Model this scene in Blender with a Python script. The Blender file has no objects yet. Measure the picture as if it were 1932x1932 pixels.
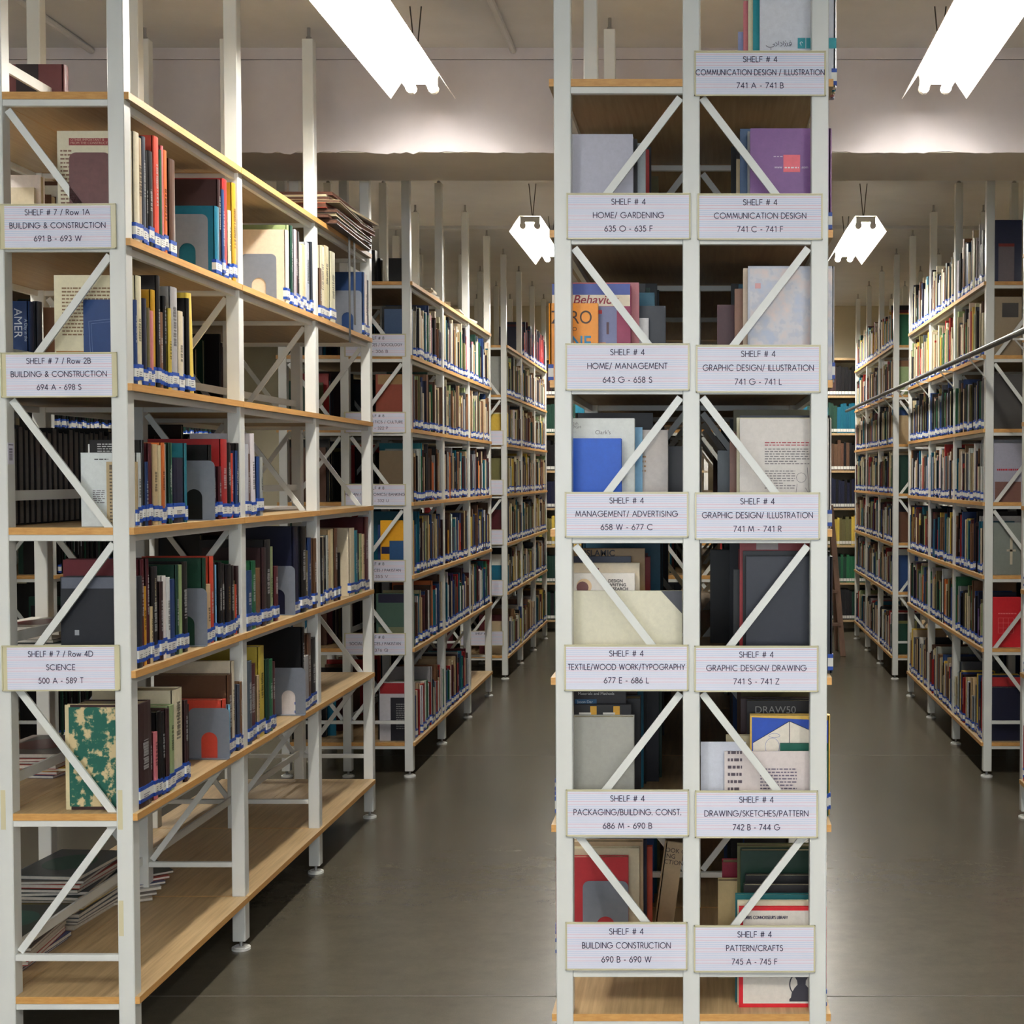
import bpy, math, random
from mathutils import Matrix, Vector
random.seed(7)
sc = bpy.context.scene
C = sc.collection
# ------------------------------------------------------------------ camera
F, VX, CY, H, TH = 2600.0, 1328.0, 976.0, 1.489, 0.03
cd = bpy.data.cameras.new('camera'); cam = bpy.data.objects.new('camera', cd); C.objects.link(cam)
cam.location = (0, 0, H); cam.rotation_euler = (math.pi/2 - TH, 0, 0)
cd.sensor_width = 36; cd.sensor_fit = 'HORIZONTAL'; cd.lens = F/1932*36
cd.shift_x = -(VX-966)/1932; cd.shift_y = (CY-966)/1932
cd.clip_start = .05; cd.clip_end = 60
sc.camera = cam
# ------------------------------------------------------------------ world, light, exposure
w = bpy.data.worlds.new('world'); sc.world = w; w.use_nodes = True
w.node_tree.nodes['Background'].inputs[0].default_value = (.75, .8, 1, 1)
w.node_tree.nodes['Background'].inputs[1].default_value = .12
sc.view_settings.view_transform = 'Standard'; sc.view_settings.look = 'None'
sc.view_settings.exposure = 1.38; sc.view_settings.gamma = 1; sc.view_settings.use_curve_mapping = False
sc.cycles.use_denoising = True; sc.cycles.denoising_input_passes = 'RGB_ALBEDO_NORMAL'; sc.cycles.denoising_prefilter = 'ACCURATE'
sc.cycles.max_bounces = 8; sc.cycles.diffuse_bounces = 6; sc.cycles.glossy_bounces = 3
sc.cycles.transparent_max_bounces = 8; sc.cycles.sample_clamp_indirect = 6
TUBE, FIX_W = 7.0, 21.0
def fill_light(loc, rot, sx, sy, e, col):
    l = bpy.data.lights.new('cool_fill', 'AREA'); l.shape = 'RECTANGLE'; l.size = sx; l.size_y = sy; l.energy = e; l.color = col
    o = bpy.data.objects.new('cool_fill', l); C.objects.link(o); o.location = loc; o.rotation_euler = rot
fill_light((-0.3, -3.3, 1.75), (math.radians(90), 0, 0), 5.0, 2.0, 48, (.76, .87, 1.0))   # cool fill added behind the camera to light the fronts; no window there

# ------------------------------------------------------------------ helpers
def srgb(r, g, b):
    f = lambda c: (c/255/12.92) if c/255 <= .04045 else ((c/255+.055)/1.055)**2.4
    return (f(r), f(g), f(b))
def unproj(x, y, Y):                      # photo point on the plane at distance Y -> X, Z
    t = (CY-y)/F; c, s = math.cos(TH), math.sin(TH)
    dz = Y*(t*c-s)/(c+t*s); d = Y*c-dz*s
    return (x-VX)*d/F, H+dz
def y_on(x, X, Z):                        # photo column on the vertical plane X at height Z -> distance
    d = F*X/(x-VX)
    return (d+(Z-H)*math.sin(TH))/math.cos(TH)
class MB:
    def __init__(s): s.v = []; s.f = []; s.c = []; s.m = []
    def quad(s, pts, col=None, mi=0):
        n = len(s.v); s.v += [tuple(p) for p in pts]; s.f.append(tuple(range(n, n+len(pts)))); s.c.append(col); s.m.append(mi)
    def box(s, x0, x1, y0, y1, z0, z1, col=None, mi=0, M=None, skip=''):
        p = [(x0,y0,z0),(x1,y0,z0),(x1,y1,z0),(x0,y1,z0),(x0,y0,z1),(x1,y0,z1),(x1,y1,z1),(x0,y1,z1)]
        if M: p = [tuple(M @ Vector(q)) for q in p]
        n = len(s.v); s.v += p
        for k, q in (('b',(0,3,2,1)),('t',(4,5,6,7)),('f',(0,1,5,4)),('r',(1,2,6,5)),('k',(2,3,7,6)),('l',(3,0,4,7))):
            if k in skip: continue
            s.f.append(tuple(n+i for i in q)); s.c.append(col); s.m.append(mi)
    def prism(s, prof, h0, h1, axis='z', col=None, mi=0, M=None):      # closed profile (ccw) extruded
        def P(a, b, h):
            p = {'z': (a,b,h), 'y': (a,h,b), 'x': (h,a,b)}[axis]
            return tuple(M @ Vector(p)) if M else p
        n = len(s.v); k = len(prof)
        s.v += [P(a,b,h0) for a,b in prof] + [P(a,b,h1) for a,b in prof]
        fs = [tuple(n+i for i in range(k))[::-1], tuple(n+k+i for i in range(k))]
        fs += [(n+i, n+(i+1)%k, n+k+(i+1)%k, n+k+i) for i in range(k)]
        for q in fs: s.f.append(q); s.c.append(col); s.m.append(mi)
    def cyl(s, p0, p1, r, seg=10, col=None, mi=0, r1=None):
        p0 = Vector(p0); p1 = Vector(p1); d = (p1-p0).normalized(); r1 = r if r1 is None else r1
        a = d.orthogonal().normalized(); b = d.cross(a); n = len(s.v)
        for p, rr in ((p0, r), (p1, r1)):
            for i in range(seg):
                t = 2*math.pi*i/seg; s.v.append(tuple(p+a*rr*math.cos(t)+b*rr*math.sin(t)))
        for i in range(seg): s.f.append((n+i, n+(i+1)%seg, n+seg+(i+1)%seg, n+seg+i)); s.c.append(col); s.m.append(mi)
        s.f.append(tuple(n+i for i in range(seg))[::-1]); s.c.append(col); s.m.append(mi)
        s.f.append(tuple(n+seg+i for i in range(seg))); s.c.append(col); s.m.append(mi)
    def mesh(s, name, mats, bevel=0):
        me = bpy.data.meshes.new(name); me.from_pydata(s.v, [], s.f)
        for m in (mats if isinstance(mats, (list, tuple)) else [mats]): me.materials.append(m)
        if any(s.m): me.polygons.foreach_set('material_index', s.m)
        if any(c is not None for c in s.c):
            ca = me.color_attributes.new('Col', 'FLOAT_COLOR', 'CORNER'); buf = []
            for p, c in zip(s.f, s.c):
                c = c or (.5,.5,.5); buf += [c[0], c[1], c[2], 1.0]*len(p)
            ca.data.foreach_set('color', buf)
        me.update()
        if bevel:
            import bmesh
            bm = bmesh.new(); bm.from_mesh(me)
            bmesh.ops.bevel(bm, geom=[e for e in bm.edges if e.calc_face_angle(0) > .5], offset=bevel, segments=1, affect='EDGES')
            bm.to_mesh(me); bm.free()
        return me
def link(name, me, parent=None, loc=(0,0,0), rot=None):
    o = bpy.data.objects.new(name, me); C.objects.link(o); o.location = loc
    if rot: o.rotation_euler = rot
    if parent is not None: o.parent = parent
    return o
def thing(name, label, cat, loc=(0,0,0), group=None, rot=None):
    o = link(name, None, None, loc, rot); o.empty_display_size = .05
    o['label'] = label; o['category'] = cat
    if group: o['group'] = group
    return o
def tag(o, label, cat, group=None, kind=None):
    if label: o['label'] = label
    if cat: o['category'] = cat
    if group: o['group'] = group
    if kind: o['kind'] = kind
    return o
def mat(name, col, rough=.5, metal=0, spec=.5, emit=None, coat=0):
    m = bpy.data.materials.new(name); m.use_nodes = True; b = m.node_tree.nodes['Principled BSDF']
    b.inputs['Base Color'].default_value = (*col, 1); b.inputs['Roughness'].default_value = rough; b.inputs['Metallic'].default_value = metal
    b.inputs['Specular IOR Level'].default_value = spec; b.inputs['Coat Weight'].default_value = coat
    if emit: b.inputs['Emission Color'].default_value = (*emit[0], 1); b.inputs['Emission Strength'].default_value = emit[1]
    return m
def noisy(name, c1, c2, scale=(1,1,1), nscale=8, rough=(.5,.6), detail=6, bump=0, coords='Object', c3=None, spec=.5, contrast=(.3,.7)):
    m = mat(name, c1, rough[0], spec=spec); nt = m.node_tree; N = nt.nodes; L = nt.links; b = N['Principled BSDF']
    tc = N.new('ShaderNodeTexCoord'); mp = N.new('ShaderNodeMapping'); mp.inputs['Scale'].default_value = scale
    L.new(tc.outputs[coords], mp.inputs[0])
    n = N.new('ShaderNodeTexNoise'); n.inputs['Scale'].default_value = nscale; n.inputs['Detail'].default_value = detail; n.inputs['Roughness'].default_value = .6
    L.new(mp.outputs[0], n.inputs['Vector'])
    r = N.new('ShaderNodeValToRGB'); r.color_ramp.elements[0].position = contrast[0]; r.color_ramp.elements[1].position = contrast[1]
    r.color_ramp.elements[0].color = (*c1, 1); r.color_ramp.elements[1].color = (*c2, 1)
    if c3: e = r.color_ramp.elements.new(.5); e.color = (*c3, 1)
    L.new(n.outputs['Fac'], r.inputs[0]); L.new(r.outputs[0], b.inputs['Base Color'])
    mr = N.new('ShaderNodeMapRange'); mr.inputs[3].default_value = rough[0]; mr.inputs[4].default_value = rough[1]
    L.new(n.outputs['Fac'], mr.inputs[0]); L.new(mr.outputs[0], b.inputs['Roughness'])
    if bump:
        bp = N.new('ShaderNodeBump'); bp.inputs['Strength'].default_value = bump; bp.inputs['Distance'].default_value = .01
        L.new(n.outputs['Fac'], bp.inputs['Height']); L.new(bp.outputs[0], b.inputs['Normal'])
    return m
def attr_mat(name, rough, spec, wear=.25, coat=0):
    m = mat(name, (.5,.5,.5), rough, spec=spec, coat=coat); nt = m.node_tree; N = nt.nodes; L = nt.links; b = N['Principled BSDF']
    a = N.new('ShaderNodeVertexColor'); a.layer_name = 'Col'
    tc = N.new('ShaderNodeTexCoord'); n = N.new('ShaderNodeTexNoise'); n.inputs['Scale'].default_value = 70; n.inputs['Detail'].default_value = 9; n.inputs['Roughness'].default_value = .75
    L.new(tc.outputs['Object'], n.inputs['Vector'])
    mr = N.new('ShaderNodeMapRange'); mr.inputs[1].default_value = .3; mr.inputs[2].default_value = .75; mr.inputs[3].default_value = 1-wear; mr.inputs[4].default_value = 1+wear
    L.new(n.outputs['Fac'], mr.inputs[0])
    vm = N.new('ShaderNodeVectorMath'); vm.operation = 'SCALE'; L.new(a.outputs['Color'], vm.inputs[0]); L.new(mr.outputs[0], vm.inputs['Scale'])
    L.new(vm.outputs[0], b.inputs['Base Color'])
    return m
M_WHITE = noisy('white_enamel', srgb(216,218,214), srgb(228,230,226), (1,1,.3), 6, (.24,.36), 4)
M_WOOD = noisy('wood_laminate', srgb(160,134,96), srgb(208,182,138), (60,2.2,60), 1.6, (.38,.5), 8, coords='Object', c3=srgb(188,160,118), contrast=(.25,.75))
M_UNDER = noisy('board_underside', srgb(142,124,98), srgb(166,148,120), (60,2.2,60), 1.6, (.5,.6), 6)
M_EDGE = noisy('wood_edge_band', srgb(196,142,76), srgb(218,168,100), (8,2,40), 4, (.4,.5), 6)
M_CONC = mat('polished_concrete', srgb(104,97,84), .26)
def _conc():
    nt = M_CONC.node_tree; N = nt.nodes; Lk = nt.links; bs = N['Principled BSDF']
    tc = N.new('ShaderNodeTexCoord'); out = None
    def layer(sx, sy, sc_, lo, hi, det=2):
        mp = N.new('ShaderNodeMapping'); mp.inputs['Scale'].default_value = (sx, sy, 1); mp.inputs['Location'].default_value = (3.1, 7.7, 2.3)
        n = N.new('ShaderNodeTexNoise'); n.inputs['Scale'].default_value = sc_; n.inputs['Detail'].default_value = det
        m = N.new('ShaderNodeMapRange'); m.inputs[1].default_value = .25; m.inputs[2].default_value = .75; m.inputs[3].default_value = lo; m.inputs[4].default_value = hi
        Lk.new(tc.outputs['Object'], mp.inputs[0]); Lk.new(mp.outputs[0], n.inputs['Vector']); Lk.new(n.outputs[0], m.inputs[0]); return m.outputs[0]
    a = layer(1, 1.5, 9, .90, 1.10, 8); b2 = layer(1, 1, 40, .95, 1.05, 3); c_ = layer(1, 1, 260, .92, 1.08, 2)
    m1 = N.new('ShaderNodeMath'); m1.operation = 'MULTIPLY'; Lk.new(a, m1.inputs[0]); Lk.new(b2, m1.inputs[1])
    m2 = N.new('ShaderNodeMath'); m2.operation = 'MULTIPLY'; Lk.new(m1.outputs[0], m2.inputs[0]); Lk.new(c_, m2.inputs[1])
    vm = N.new('ShaderNodeVectorMath'); vm.operation = 'SCALE'; vm.inputs[0].default_value = srgb(90,85,72); Lk.new(m2.outputs[0], vm.inputs['Scale']); Lk.new(vm.outputs[0], bs.inputs['Base Color'])
    0 and Lk.new(a, bs.inputs['Roughness'])
_conc()
M_CEIL = noisy('ceiling_paint', srgb(198,200,202), srgb(210,212,214), (1,1,1), 3, (.8,.9), 8, bump=.1)
M_WALL = noisy('wall_paint', srgb(186,178,152), srgb(200,192,166), (1,1,1), 2, (.8,.9), 8)
M_LAV = noisy('lavender_grey_paint', srgb(190,184,186), srgb(208,202,204), (1,1,1), 2, (.8,.9), 8, bump=.08)
M_TAUPE = noisy('taupe_grey_paint', srgb(196,192,182), srgb(208,204,194), (1,1,1), 3, (.85,.9), 8)
M_STEEL = mat('zinc_steel', srgb(170,170,170), .35, .9)
M_DISC = mat('white_plastic_foot', srgb(220,220,216), .4)
M_GREY = noisy('grey_bookend_enamel', srgb(120,126,138), srgb(126,132,144), (1,1,1), 60, (.35,.5), 3)
M_MAR = noisy('maroon_bookend_enamel', srgb(96,58,60), srgb(108,68,68), (1,1,1), 60, (.4,.5), 3)
M_BOOK = attr_mat('book_covers', .36, .35, .09)
M_PAGE = attr_mat('page_paper', .9, .1, .12)
M_STK = attr_mat('sticker_paper', .4, .4, .04)
M_CARD = mat('index_card_paper', srgb(226,226,240), .5)
M_RED = mat('red_ruling', srgb(222,150,172), .5); M_BLUE = mat('blue_ruling', srgb(160,192,228), .5)
M_INK = mat('dark_ink', srgb(48,40,78), .5)
M_HOLD = mat('yellowed_plastic_edge', srgb(212,206,172), .25)
M_REFL = mat('white_reflector_enamel', srgb(235,232,220), .35)
M_TUBE = mat('lit_fluorescent_tube', (1,1,1), .4, emit=((1.0,.965,.92), TUBE)); M_TUBE.cycles.emission_sampling = 'NONE'
M_DARK = mat('dark_cable', srgb(46,44,40), .6)
M_PIPE = mat('dark_steel_pipe', srgb(84,84,80), .42, .1)
M_OLDWOOD = noisy('worn_brown_wood', srgb(120,94,78), srgb(144,114,94), (6,6,1), 5, (.7,.8), 6)

# ------------------------------------------------------------------ the room
XW0, XW1, Y0R, Y1R, ZC = -6.2, 6.2, -3.6, 13.45, 3.14
def struct(name, mb, mats, parent=None):
    o = link(name, mb.mesh(name, mats), parent)
    if parent is None: o['kind'] = 'structure'
    return o
b = MB(); b.box(XW0, XW1, Y0R, Y1R, -.12, 0)
flo = struct('floor', b, M_CONC)
b = MB()
for yy in (3.9, 7.3, 10.7): b.box(XW0, XW1, yy, yy+.006, 0, .0006)
struct('floor_joint', b, mat('joint_filler', srgb(98,92,80), .5), flo)
b = MB(); b.box(XW0, XW1, Y0R, Y1R, ZC, ZC+.12); ceil = struct('ceiling', b, M_CEIL)
b = MB(); b.box(XW0-.15, XW0, Y0R, Y1R, 0, ZC); struct('wall_left', b, M_WALL)
b = MB(); b.box(XW1, XW1+.15, Y0R, Y1R, 0, ZC); struct('wall_right', b, M_WALL)
b = MB(); b.box(XW0, XW1, Y1R, Y1R+.15, 0, ZC); struct('wall_back', b, M_WALL)
b = MB(); b.box(XW0, XW1, Y0R-.15, Y0R, 0, ZC); struct('wall_front', b, M_WALL)
# concrete beam: painted face, taupe underside with a ragged paint line
YB0, YB1, ZB = 5.38, 5.886, 2.741
b = MB(); b.box(XW0, XW1, YB0, YB1, ZB, ZC); struct('trim_1', b, M_TAUPE)
b = MB(); rnd = random.Random(3); xx = XW0
top = []; bot = []
while xx <= XW1+.001:
    j = (.010 if xx < -1.05 else .004)
    bot.append((xx, ZB-.002+rnd.uniform(-j, j)*.6+(.004 if int(xx*7) % 3 == 0 else 0))); xx += .025
pr = [(XW0, ZC-.0)] + bot + [(XW1, ZC-.0)]
pr = [(XW0, ZC)] + bot + [(XW1, ZC)]
for (a0, a1), (b0, b1) in zip(bot[:-1], bot[1:]):
    b.quad([(a0, YB0-.006, max(a1, ZB-.012)), (b0, YB0-.006, max(b1, ZB-.012)), (b0, YB0-.006, ZC-.045), (a0, YB0-.006, ZC-.045)])
    b.quad([(a0, YB0-.006, max(a1, ZB-.012)), (a0, YB0+.0, max(a1, ZB-.012)), (b0, YB0+.0, max(b1, ZB-.012)), (b0, YB0-.006, max(b1, ZB-.012))])
b.box(XW0, XW1, YB0-.012, YB0, ZC-.043, ZC)
struct('trim_2', b, M_LAV)
b = MB(); b.box(XW0, XW1, 9.15, 9.2, ZC-.02, ZC); struct('trim_3', b, M_CEIL)
for i, X in enumerate((-.735, -2.36)):
    b = MB(); b.cyl((X, Y0R+.2, ZC-.013), (X, YB0-.02, ZC-.013), .013, 8)
    tag(link('conduit_pipe', b.mesh('conduit_pipe', M_CEIL)), ['painted conduit pipe along the ceiling above the centre of the left aisle','painted conduit pipe along the ceiling above the front left rack'][i], 'pipe', 'conduit pipes on the ceiling')

# ------------------------------------------------------------------ light fixtures
def fixture(X, Y, label):
    t = thing('fluorescent_light', label, 'light fixture', (X, Y, 2.85), 'hanging fluorescent lights')
    me = FX
    link('reflector', me['refl'], t)
    l = bpy.data.lights.new('tube_light', 'AREA'); l.shape = 'RECTANGLE'; l.size = .10; l.size_y = 1.17; l.energy = FIX_W; l.color = (1.0, .96, .905)
    lo = bpy.data.objects.new('tube_light', l); C.objects.link(lo); lo.parent = t; lo.location = (0, .61, .056)
    for s in (-1, 1):
        tb = link('tube', me['tube'], t, (s*.04, 0, .034))
        for yy in (.012, 1.208): link('socket', me['sock'], t, (s*.04, yy, .034))
    for yy in (.12, 1.10): link('hanging_wire', me['wire'], t, (0, yy, 0))
b = MB()
prof = [(-.116,0),(-.114,-.003),(-.055,.082),(.055,.082),(.114,-.003),(.116,0),(.058,.088),(-.058,.088)]
# thin bent sheet: each flank and the top as slabs
for p, q in (((-.116,0),(-.058,.086)), ((-.058,.086),(.058,.086)), ((.058,.086),(.116,0))):
    dx, dz = q[0]-p[0], q[1]-p[1]; l = math.hypot(dx, dz); nx, nz = -dz/l*.002, dx/l*.002
    b.prism([p, q, (q[0]+nx, q[1]+nz), (p[0]+nx, p[1]+nz)], 0, 1.22, 'y')
b.prism([(-.058,.084),(.058,.084),(.045,.052),(-.045,.052)], 0, .003, 'y')
b.prism([(-.058,.084),(.058,.084),(.045,.052),(-.045,.052)], 1.217, 1.22, 'y')
FX = {'refl': b.mesh('reflector', M_REFL)}
b = MB(); b.cyl((0,.025,0), (0,1.195,0), .0145, 12); FX['tube'] = b.mesh('tube', M_TUBE)
b = MB(); b.box(-.014,.014,-.011,.011,-.012,.045); b.cyl((0,-.012,0),(0,.012,0),.019,10); FX['sock'] = b.mesh('socket', M_REFL)
b = MB(); b.cyl((0,0,.088),(.02,0,ZC-2.85),.0025,5); b.cyl((0,0,.088),(-.02,0,ZC-2.85),.0025,5); FX['wire'] = b.mesh('hanging_wire', M_DARK)
for nm, X in (('left aisle', -1.014), ('right aisle', .832)):
    off = 0.045 if X < 0 else .07
    fixture(X, -4.0+.6, 'hanging twin tube light above the %s, behind the viewer, farthest back' % nm)
    fixture(X, -.15, 'hanging twin tube light above the %s, behind the viewer' % nm)
    fixture(X, 3.80, 'bright hanging twin tube light above the %s, nearest in the photo' % nm)
    fixture(X+off, 7.72, 'small bright hanging twin tube light over the %s, second from the front' % nm)
    fixture(X+off, 11.6, 'hanging twin tube light far down the %s behind the centre rack' % nm)
for nm, X in (('far left aisle', -2.72), ('far right aisle', 2.6)):
    for Y, q in ((-.15,'behind the viewer'), (3.2,'beside the front racks'), (7.5,'beside the middle racks'), (11.4,'at the far end')):
        fixture(X, Y, 'hanging twin tube light above the %s, %s' % (nm, q))

# ------------------------------------------------------------------ shelving racks
PW, L = .041, .8354
BAR = [2.414-.36*k for k in range(6)] + [.148]          # crossbars that carry boards
SH = [z+.026 for z in BAR]                              # upper face of each board
b = MB(); b.box(0, PW, 0, PW, .03, 3.095); ME_POST = b.mesh('post', M_WHITE, .002)
b = MB(); b.cyl((PW/2,PW/2,0),(PW/2,PW/2,.007),.029,20,mi=0); b.cyl((PW/2,PW/2,.007),(PW/2,PW/2,.011),.022,16); b.cyl((PW/2,PW/2,.011),(PW/2,PW/2,.034),.006,8,mi=1); ME_FOOT = b.mesh('foot', [M_DISC, M_STEEL])
b = MB(); b.cyl((PW/2,PW/2,3.095),(PW/2,PW/2,ZC),.006,8); b.cyl((PW/2,PW/2,3.097),(PW/2,PW/2,3.105),.011,6); ME_JACK = b.mesh('ceiling_bolt', M_STEEL)
_cache = {}
def rack_meshes(W):
    if W in _cache: return _cache[W]
    d = {}; g = W-PW
    b = MB(); b.box(0, g, 0, .016, -.008, .008); d['bar'] = b.mesh('crossbar', M_WHITE, .001)
    def diag(x0, z0, x1, z1):
        b = MB(); v = Vector((x1-x0, 0, z1-z0)); n = Vector((-v.z, 0, v.x)).normalized()*.009
        pts = [(x0-n.x, z0-n.z), (x1-n.x, z1-n.z), (x1+n.x, z1+n.z), (x0+n.x, z0+n.z)]
        b.prism(pts, 0, .007, 'y'); return b.mesh('brace', M_WHITE)
    d['dn'] = diag(0.006, .345, g-.006, .012); d['up'] = diag(0.006, .012, g-.006, .345)
    # board: from the middle post's centre plane to a little past the outer post
    bw = W-.001+PW/2+.012-.0
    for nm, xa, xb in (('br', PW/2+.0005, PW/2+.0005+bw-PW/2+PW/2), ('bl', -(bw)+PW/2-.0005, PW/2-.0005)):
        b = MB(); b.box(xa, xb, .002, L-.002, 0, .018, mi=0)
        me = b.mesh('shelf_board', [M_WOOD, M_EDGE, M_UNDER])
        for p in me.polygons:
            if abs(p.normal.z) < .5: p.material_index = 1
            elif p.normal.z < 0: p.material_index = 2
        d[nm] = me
    b = MB(); b.box(0, .014, PW, L, -.010, .0078); d['rail'] = b.mesh('shelf_rail', M_WHITE)
    b = MB(); b.box(0, .008, PW, L, -.013, .013); d['stop'] = b.mesh('back_stop_rail', M_WHITE)
    _cache[W] = d; return d
RACKS = {}
M_TAPE = mat('old_yellow_tape', srgb(214,206,170), .5)
def make_rack(key, xl, y0, W, label, bays=3, cat='library shelf rack'):
    d = rack_meshes(W)
    t = thing('library_rack', label, 'shelf rack', (xl, y0, 0), 'white steel library racks')
    for i in range(3):
        for j in range(bays+1):
            p = link('post', ME_POST, t, (i*W, j*L, 0))
            link('foot', ME_FOOT, p); link('ceiling_bolt', ME_JACK, p)
    for j in range(bays+1):
        for c in range(2):
            for z in BAR[:6]+[.272, .148]: link('crossbar', d['bar'], t, (c*W+PW, j*L+.004, z))
            for k in range(6):
                e = (k % 2 == 0) == (c == 1); zz = BAR[k]-.36 if k < 5 else .272
                link('brace', d['dn' if e else 'up'], t, (c*W+PW, j*L+.016+(.0), zz))
    for j in range(bays):
        for k in range(7):
            link('shelf_board', d['bl'], t, (W, j*L, BAR[k]+.008)); link('shelf_board', d['br'], t, (W, j*L, BAR[k]+.008))
            link('shelf_rail', d['rail'], t, (.010, j*L, BAR[k])); link('shelf_rail', d['rail'], t, (2*W+PW-.024, j*L, BAR[k]))
            link('back_stop_rail', d['stop'], t, (W+PW/2-.004, j*L, BAR[k]+.105 if k < 6 else .285))
    RACKS[key] = (xl, y0, W, bays); return t
WL, WC, WB = .302, .309, .304
YA, YC_, YBq, YCq = 3.44, 3.33, 6.765, 10.046
XLr, XRr = -1.477, 1.380              # left edge of the aisle posts
make_rack('LA', XLr-2*WL, YA, WL, 'near left white steel rack with three labels beginning SHELF # 7')
make_rack('CA', -.360, YC_, WC, 'white steel rack in the centre foreground with thirteen labels beginning SHELF # 4')
make_rack('RA', XRr, YA, WB, 'white steel rack at the right edge of the photo, mostly outside it')
make_rack('LB', XLr-2*WB, YBq, WB, 'white steel rack behind the near left one, with SHELF # 8 labels')
make_rack('CB', -.360, YBq, WB, 'white steel rack directly behind the centre foreground rack')
make_rack('RB', XRr, YBq, WB, 'white steel rack on the right aisle with a red book on its end shelf')
make_rack('LC', XLr-2*WB, YCq, WB, 'farthest white steel rack down the left aisle')
make_rack('CC', -.360, YCq, WB, 'farthest white steel rack behind the centre rack')
make_rack('RC', XRr, YCq, WB, 'farthest white steel rack down the right aisle')
XF = -3.85
make_rack('FA', XF, YA, WB, 'white steel rack seen through the near left rack, full of black volumes')
make_rack('FB', XF, YBq, WB, 'white steel rack behind the black volumes at far left')

lt = [o for o in C.objects if o.name == 'library_rack'][0]          # marks on the front posts of the near left rack
b = MB(); b.box(WL+PW, WL+PW+.0006, .004, .034, 1.518, 1.572); b.box(WL+PW+.0006, WL+PW+.0008, .008, .030, 1.566, 1.568, mi=1)
for i in range(12): b.box(WL+PW+.0006, WL+PW+.0009, .010, .026, 1.528+i*.0026, 1.5288+i*.0026+(.0006 if i % 3 else 0), mi=1)
link('barcode_sticker', b.mesh('barcode_sticker', [M_CARD, M_INK]), lt)
for x, z0, z1 in ((WL+.012, .60, .70), (2*WL+.004, .60, .70), (2*WL+.003, .33, .42)):
    b = MB(); b.box(x, x+.012, -.0005, 0, z0, z1); link('tape_residue', b.mesh('tape_residue', M_TAPE), lt)

# ------------------------------------------------------------------ books
PAL = dict(n=(28,31,56), b=(40,66,114), B=(28,66,190), t=(40,120,136), T=(22,96,120), g=(40,104,70), G=(30,62,50), r=(164,44,44), R=(196,72,54), m=(84,34,40), w=(222,222,220),
           c=(218,206,178), C=(196,182,146), y=(214,184,78), Y=(206,152,44), o=(206,112,54), k=(19,18,20), K=(33,30,32), s=(78,84,94), S=(46,48,56), l=(160,162,162), p=(206,120,130),
           u=(94,66,50), U=(124,88,62), e=(190,166,130), v=(86,60,120), q=(120,180,210), a=(150,166,120), O=(110,104,66), M=(58,38,40), P=(142,92,150), x=(178,182,192))
NAME = dict(n='navy', b='blue', B='bright blue', t='teal', T='dark teal', g='green', G='dark green', r='red', R='orange red', m='maroon', w='white', c='cream', C='tan', y='yellow', Y='golden yellow', o='orange',
            k='black', K='charcoal', s='slate grey', S='dark grey', l='light grey', p='pink', u='brown', U='light brown', e='beige', v='violet', q='pale blue', a='pale green', O='olive', M='dark brown', P='purple', x='silver grey')
BLUE = srgb(28,74,168); WHT = srgb(226,226,220)
def jit(code, rnd, a=.12):
    c = srgb(*PAL[code]); k = 1+rnd.uniform(-a, a)
    return tuple(min(.9, max(.004, v*k*(1+rnd.uniform(-.06, .06)))) for v in c)
def book_geo(cv, pg, st, th, h, dp, col, rnd, side=1, sticker=True, M=None, fine=True, pagecol=None, band=None):
    """spine at x=0 facing +x (side=1) or -x; the book runs y 0..th, z 0..h, depth dp away from the spine"""
    M = M or Matrix()
    s = side; bt = min(.0028, th*.22)
    def X(a): return -a*s
    xs = lambda a, b_: (min(X(a), X(b_)), max(X(a), X(b_)))
    x0, x1 = xs(.004, dp)
    cv.box(x0, x1, 0, bt, 0, h, col, M=M); cv.box(x0, x1, th-bt, th, 0, h, col, M=M)
    n = 5 if fine else 2                                # rounded spine
    prof = [(X(.004), 0)]
    for i in range(n+1):
        a = math.pi*i/n; prof.append((X(.004-.0045*math.sin(a) - (.0 if fine else 0)), th/2-th/2*math.cos(a)))
    prof.append((X(.007), th)); prof.append((X(.007), 0))
    if s > 0: pass
    else: prof = prof[::-1]
    cv.prism(prof, 0, h, 'z', col, M=M)
    if band:
        z0, z1, bc = band
        a0, a1 = (.3, .68) if fine else (.36, .6)
        zz = z0
        while zz < z1:                                   # small raised letters running up the spine
            dl = rnd.uniform(.003, .007) if fine else z1-z0
            q0 = a0+rnd.uniform(0, .06)
            pr = [(X(-.0009), th*q0), (X(-.0009), th*a1), (X(.003), th*a1), (X(.003), th*q0)]
            if s < 0: pr = pr[::-1]
            cv.prism(pr, zz, min(zz+dl, z1), 'z', bc, M=M); zz += dl+rnd.choice([.0012, .0012, .004])
    pc = pagecol or srgb(206, 196, 166)
    x0, x1 = xs(.007, dp-.003)
    pg.box(x0, x1, bt, th-bt, .003, h-.003, pc, M=M)
    if sticker:
        z = .002+rnd.random()*.015
        x0, x1 = xs(-.0012 if fine else -.0012, .012)
        e = .0006
        for dz, c in ((.0095, BLUE), (.021, WHT), (.0095, BLUE)):
            st.box(x0, x1, -e, th+e, z, z+dz, c, M=M, skip='r' if s < 0 else 'l'); z += dz
        if fine and th > .008:                          # printed call number, three short grey rows
            for q in range(3):
                zz = .021+q*.0055; xa, xb = xs(-.0016, -.0011)
                st.box(xa, xb, th*.28, th*(.72-.1*(q % 2)), zz, zz+.0018, srgb(110,110,120), M=M)
STUFF = MB(), MB(), MB()
ORD = ['first','second','third','fourth','fifth','sixth','seventh','eighth','ninth','tenth','eleventh','twelfth','thirteenth','fourteenth','fifteenth','sixteenth','seventeenth','eighteenth','nineteenth','twentieth']
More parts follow.
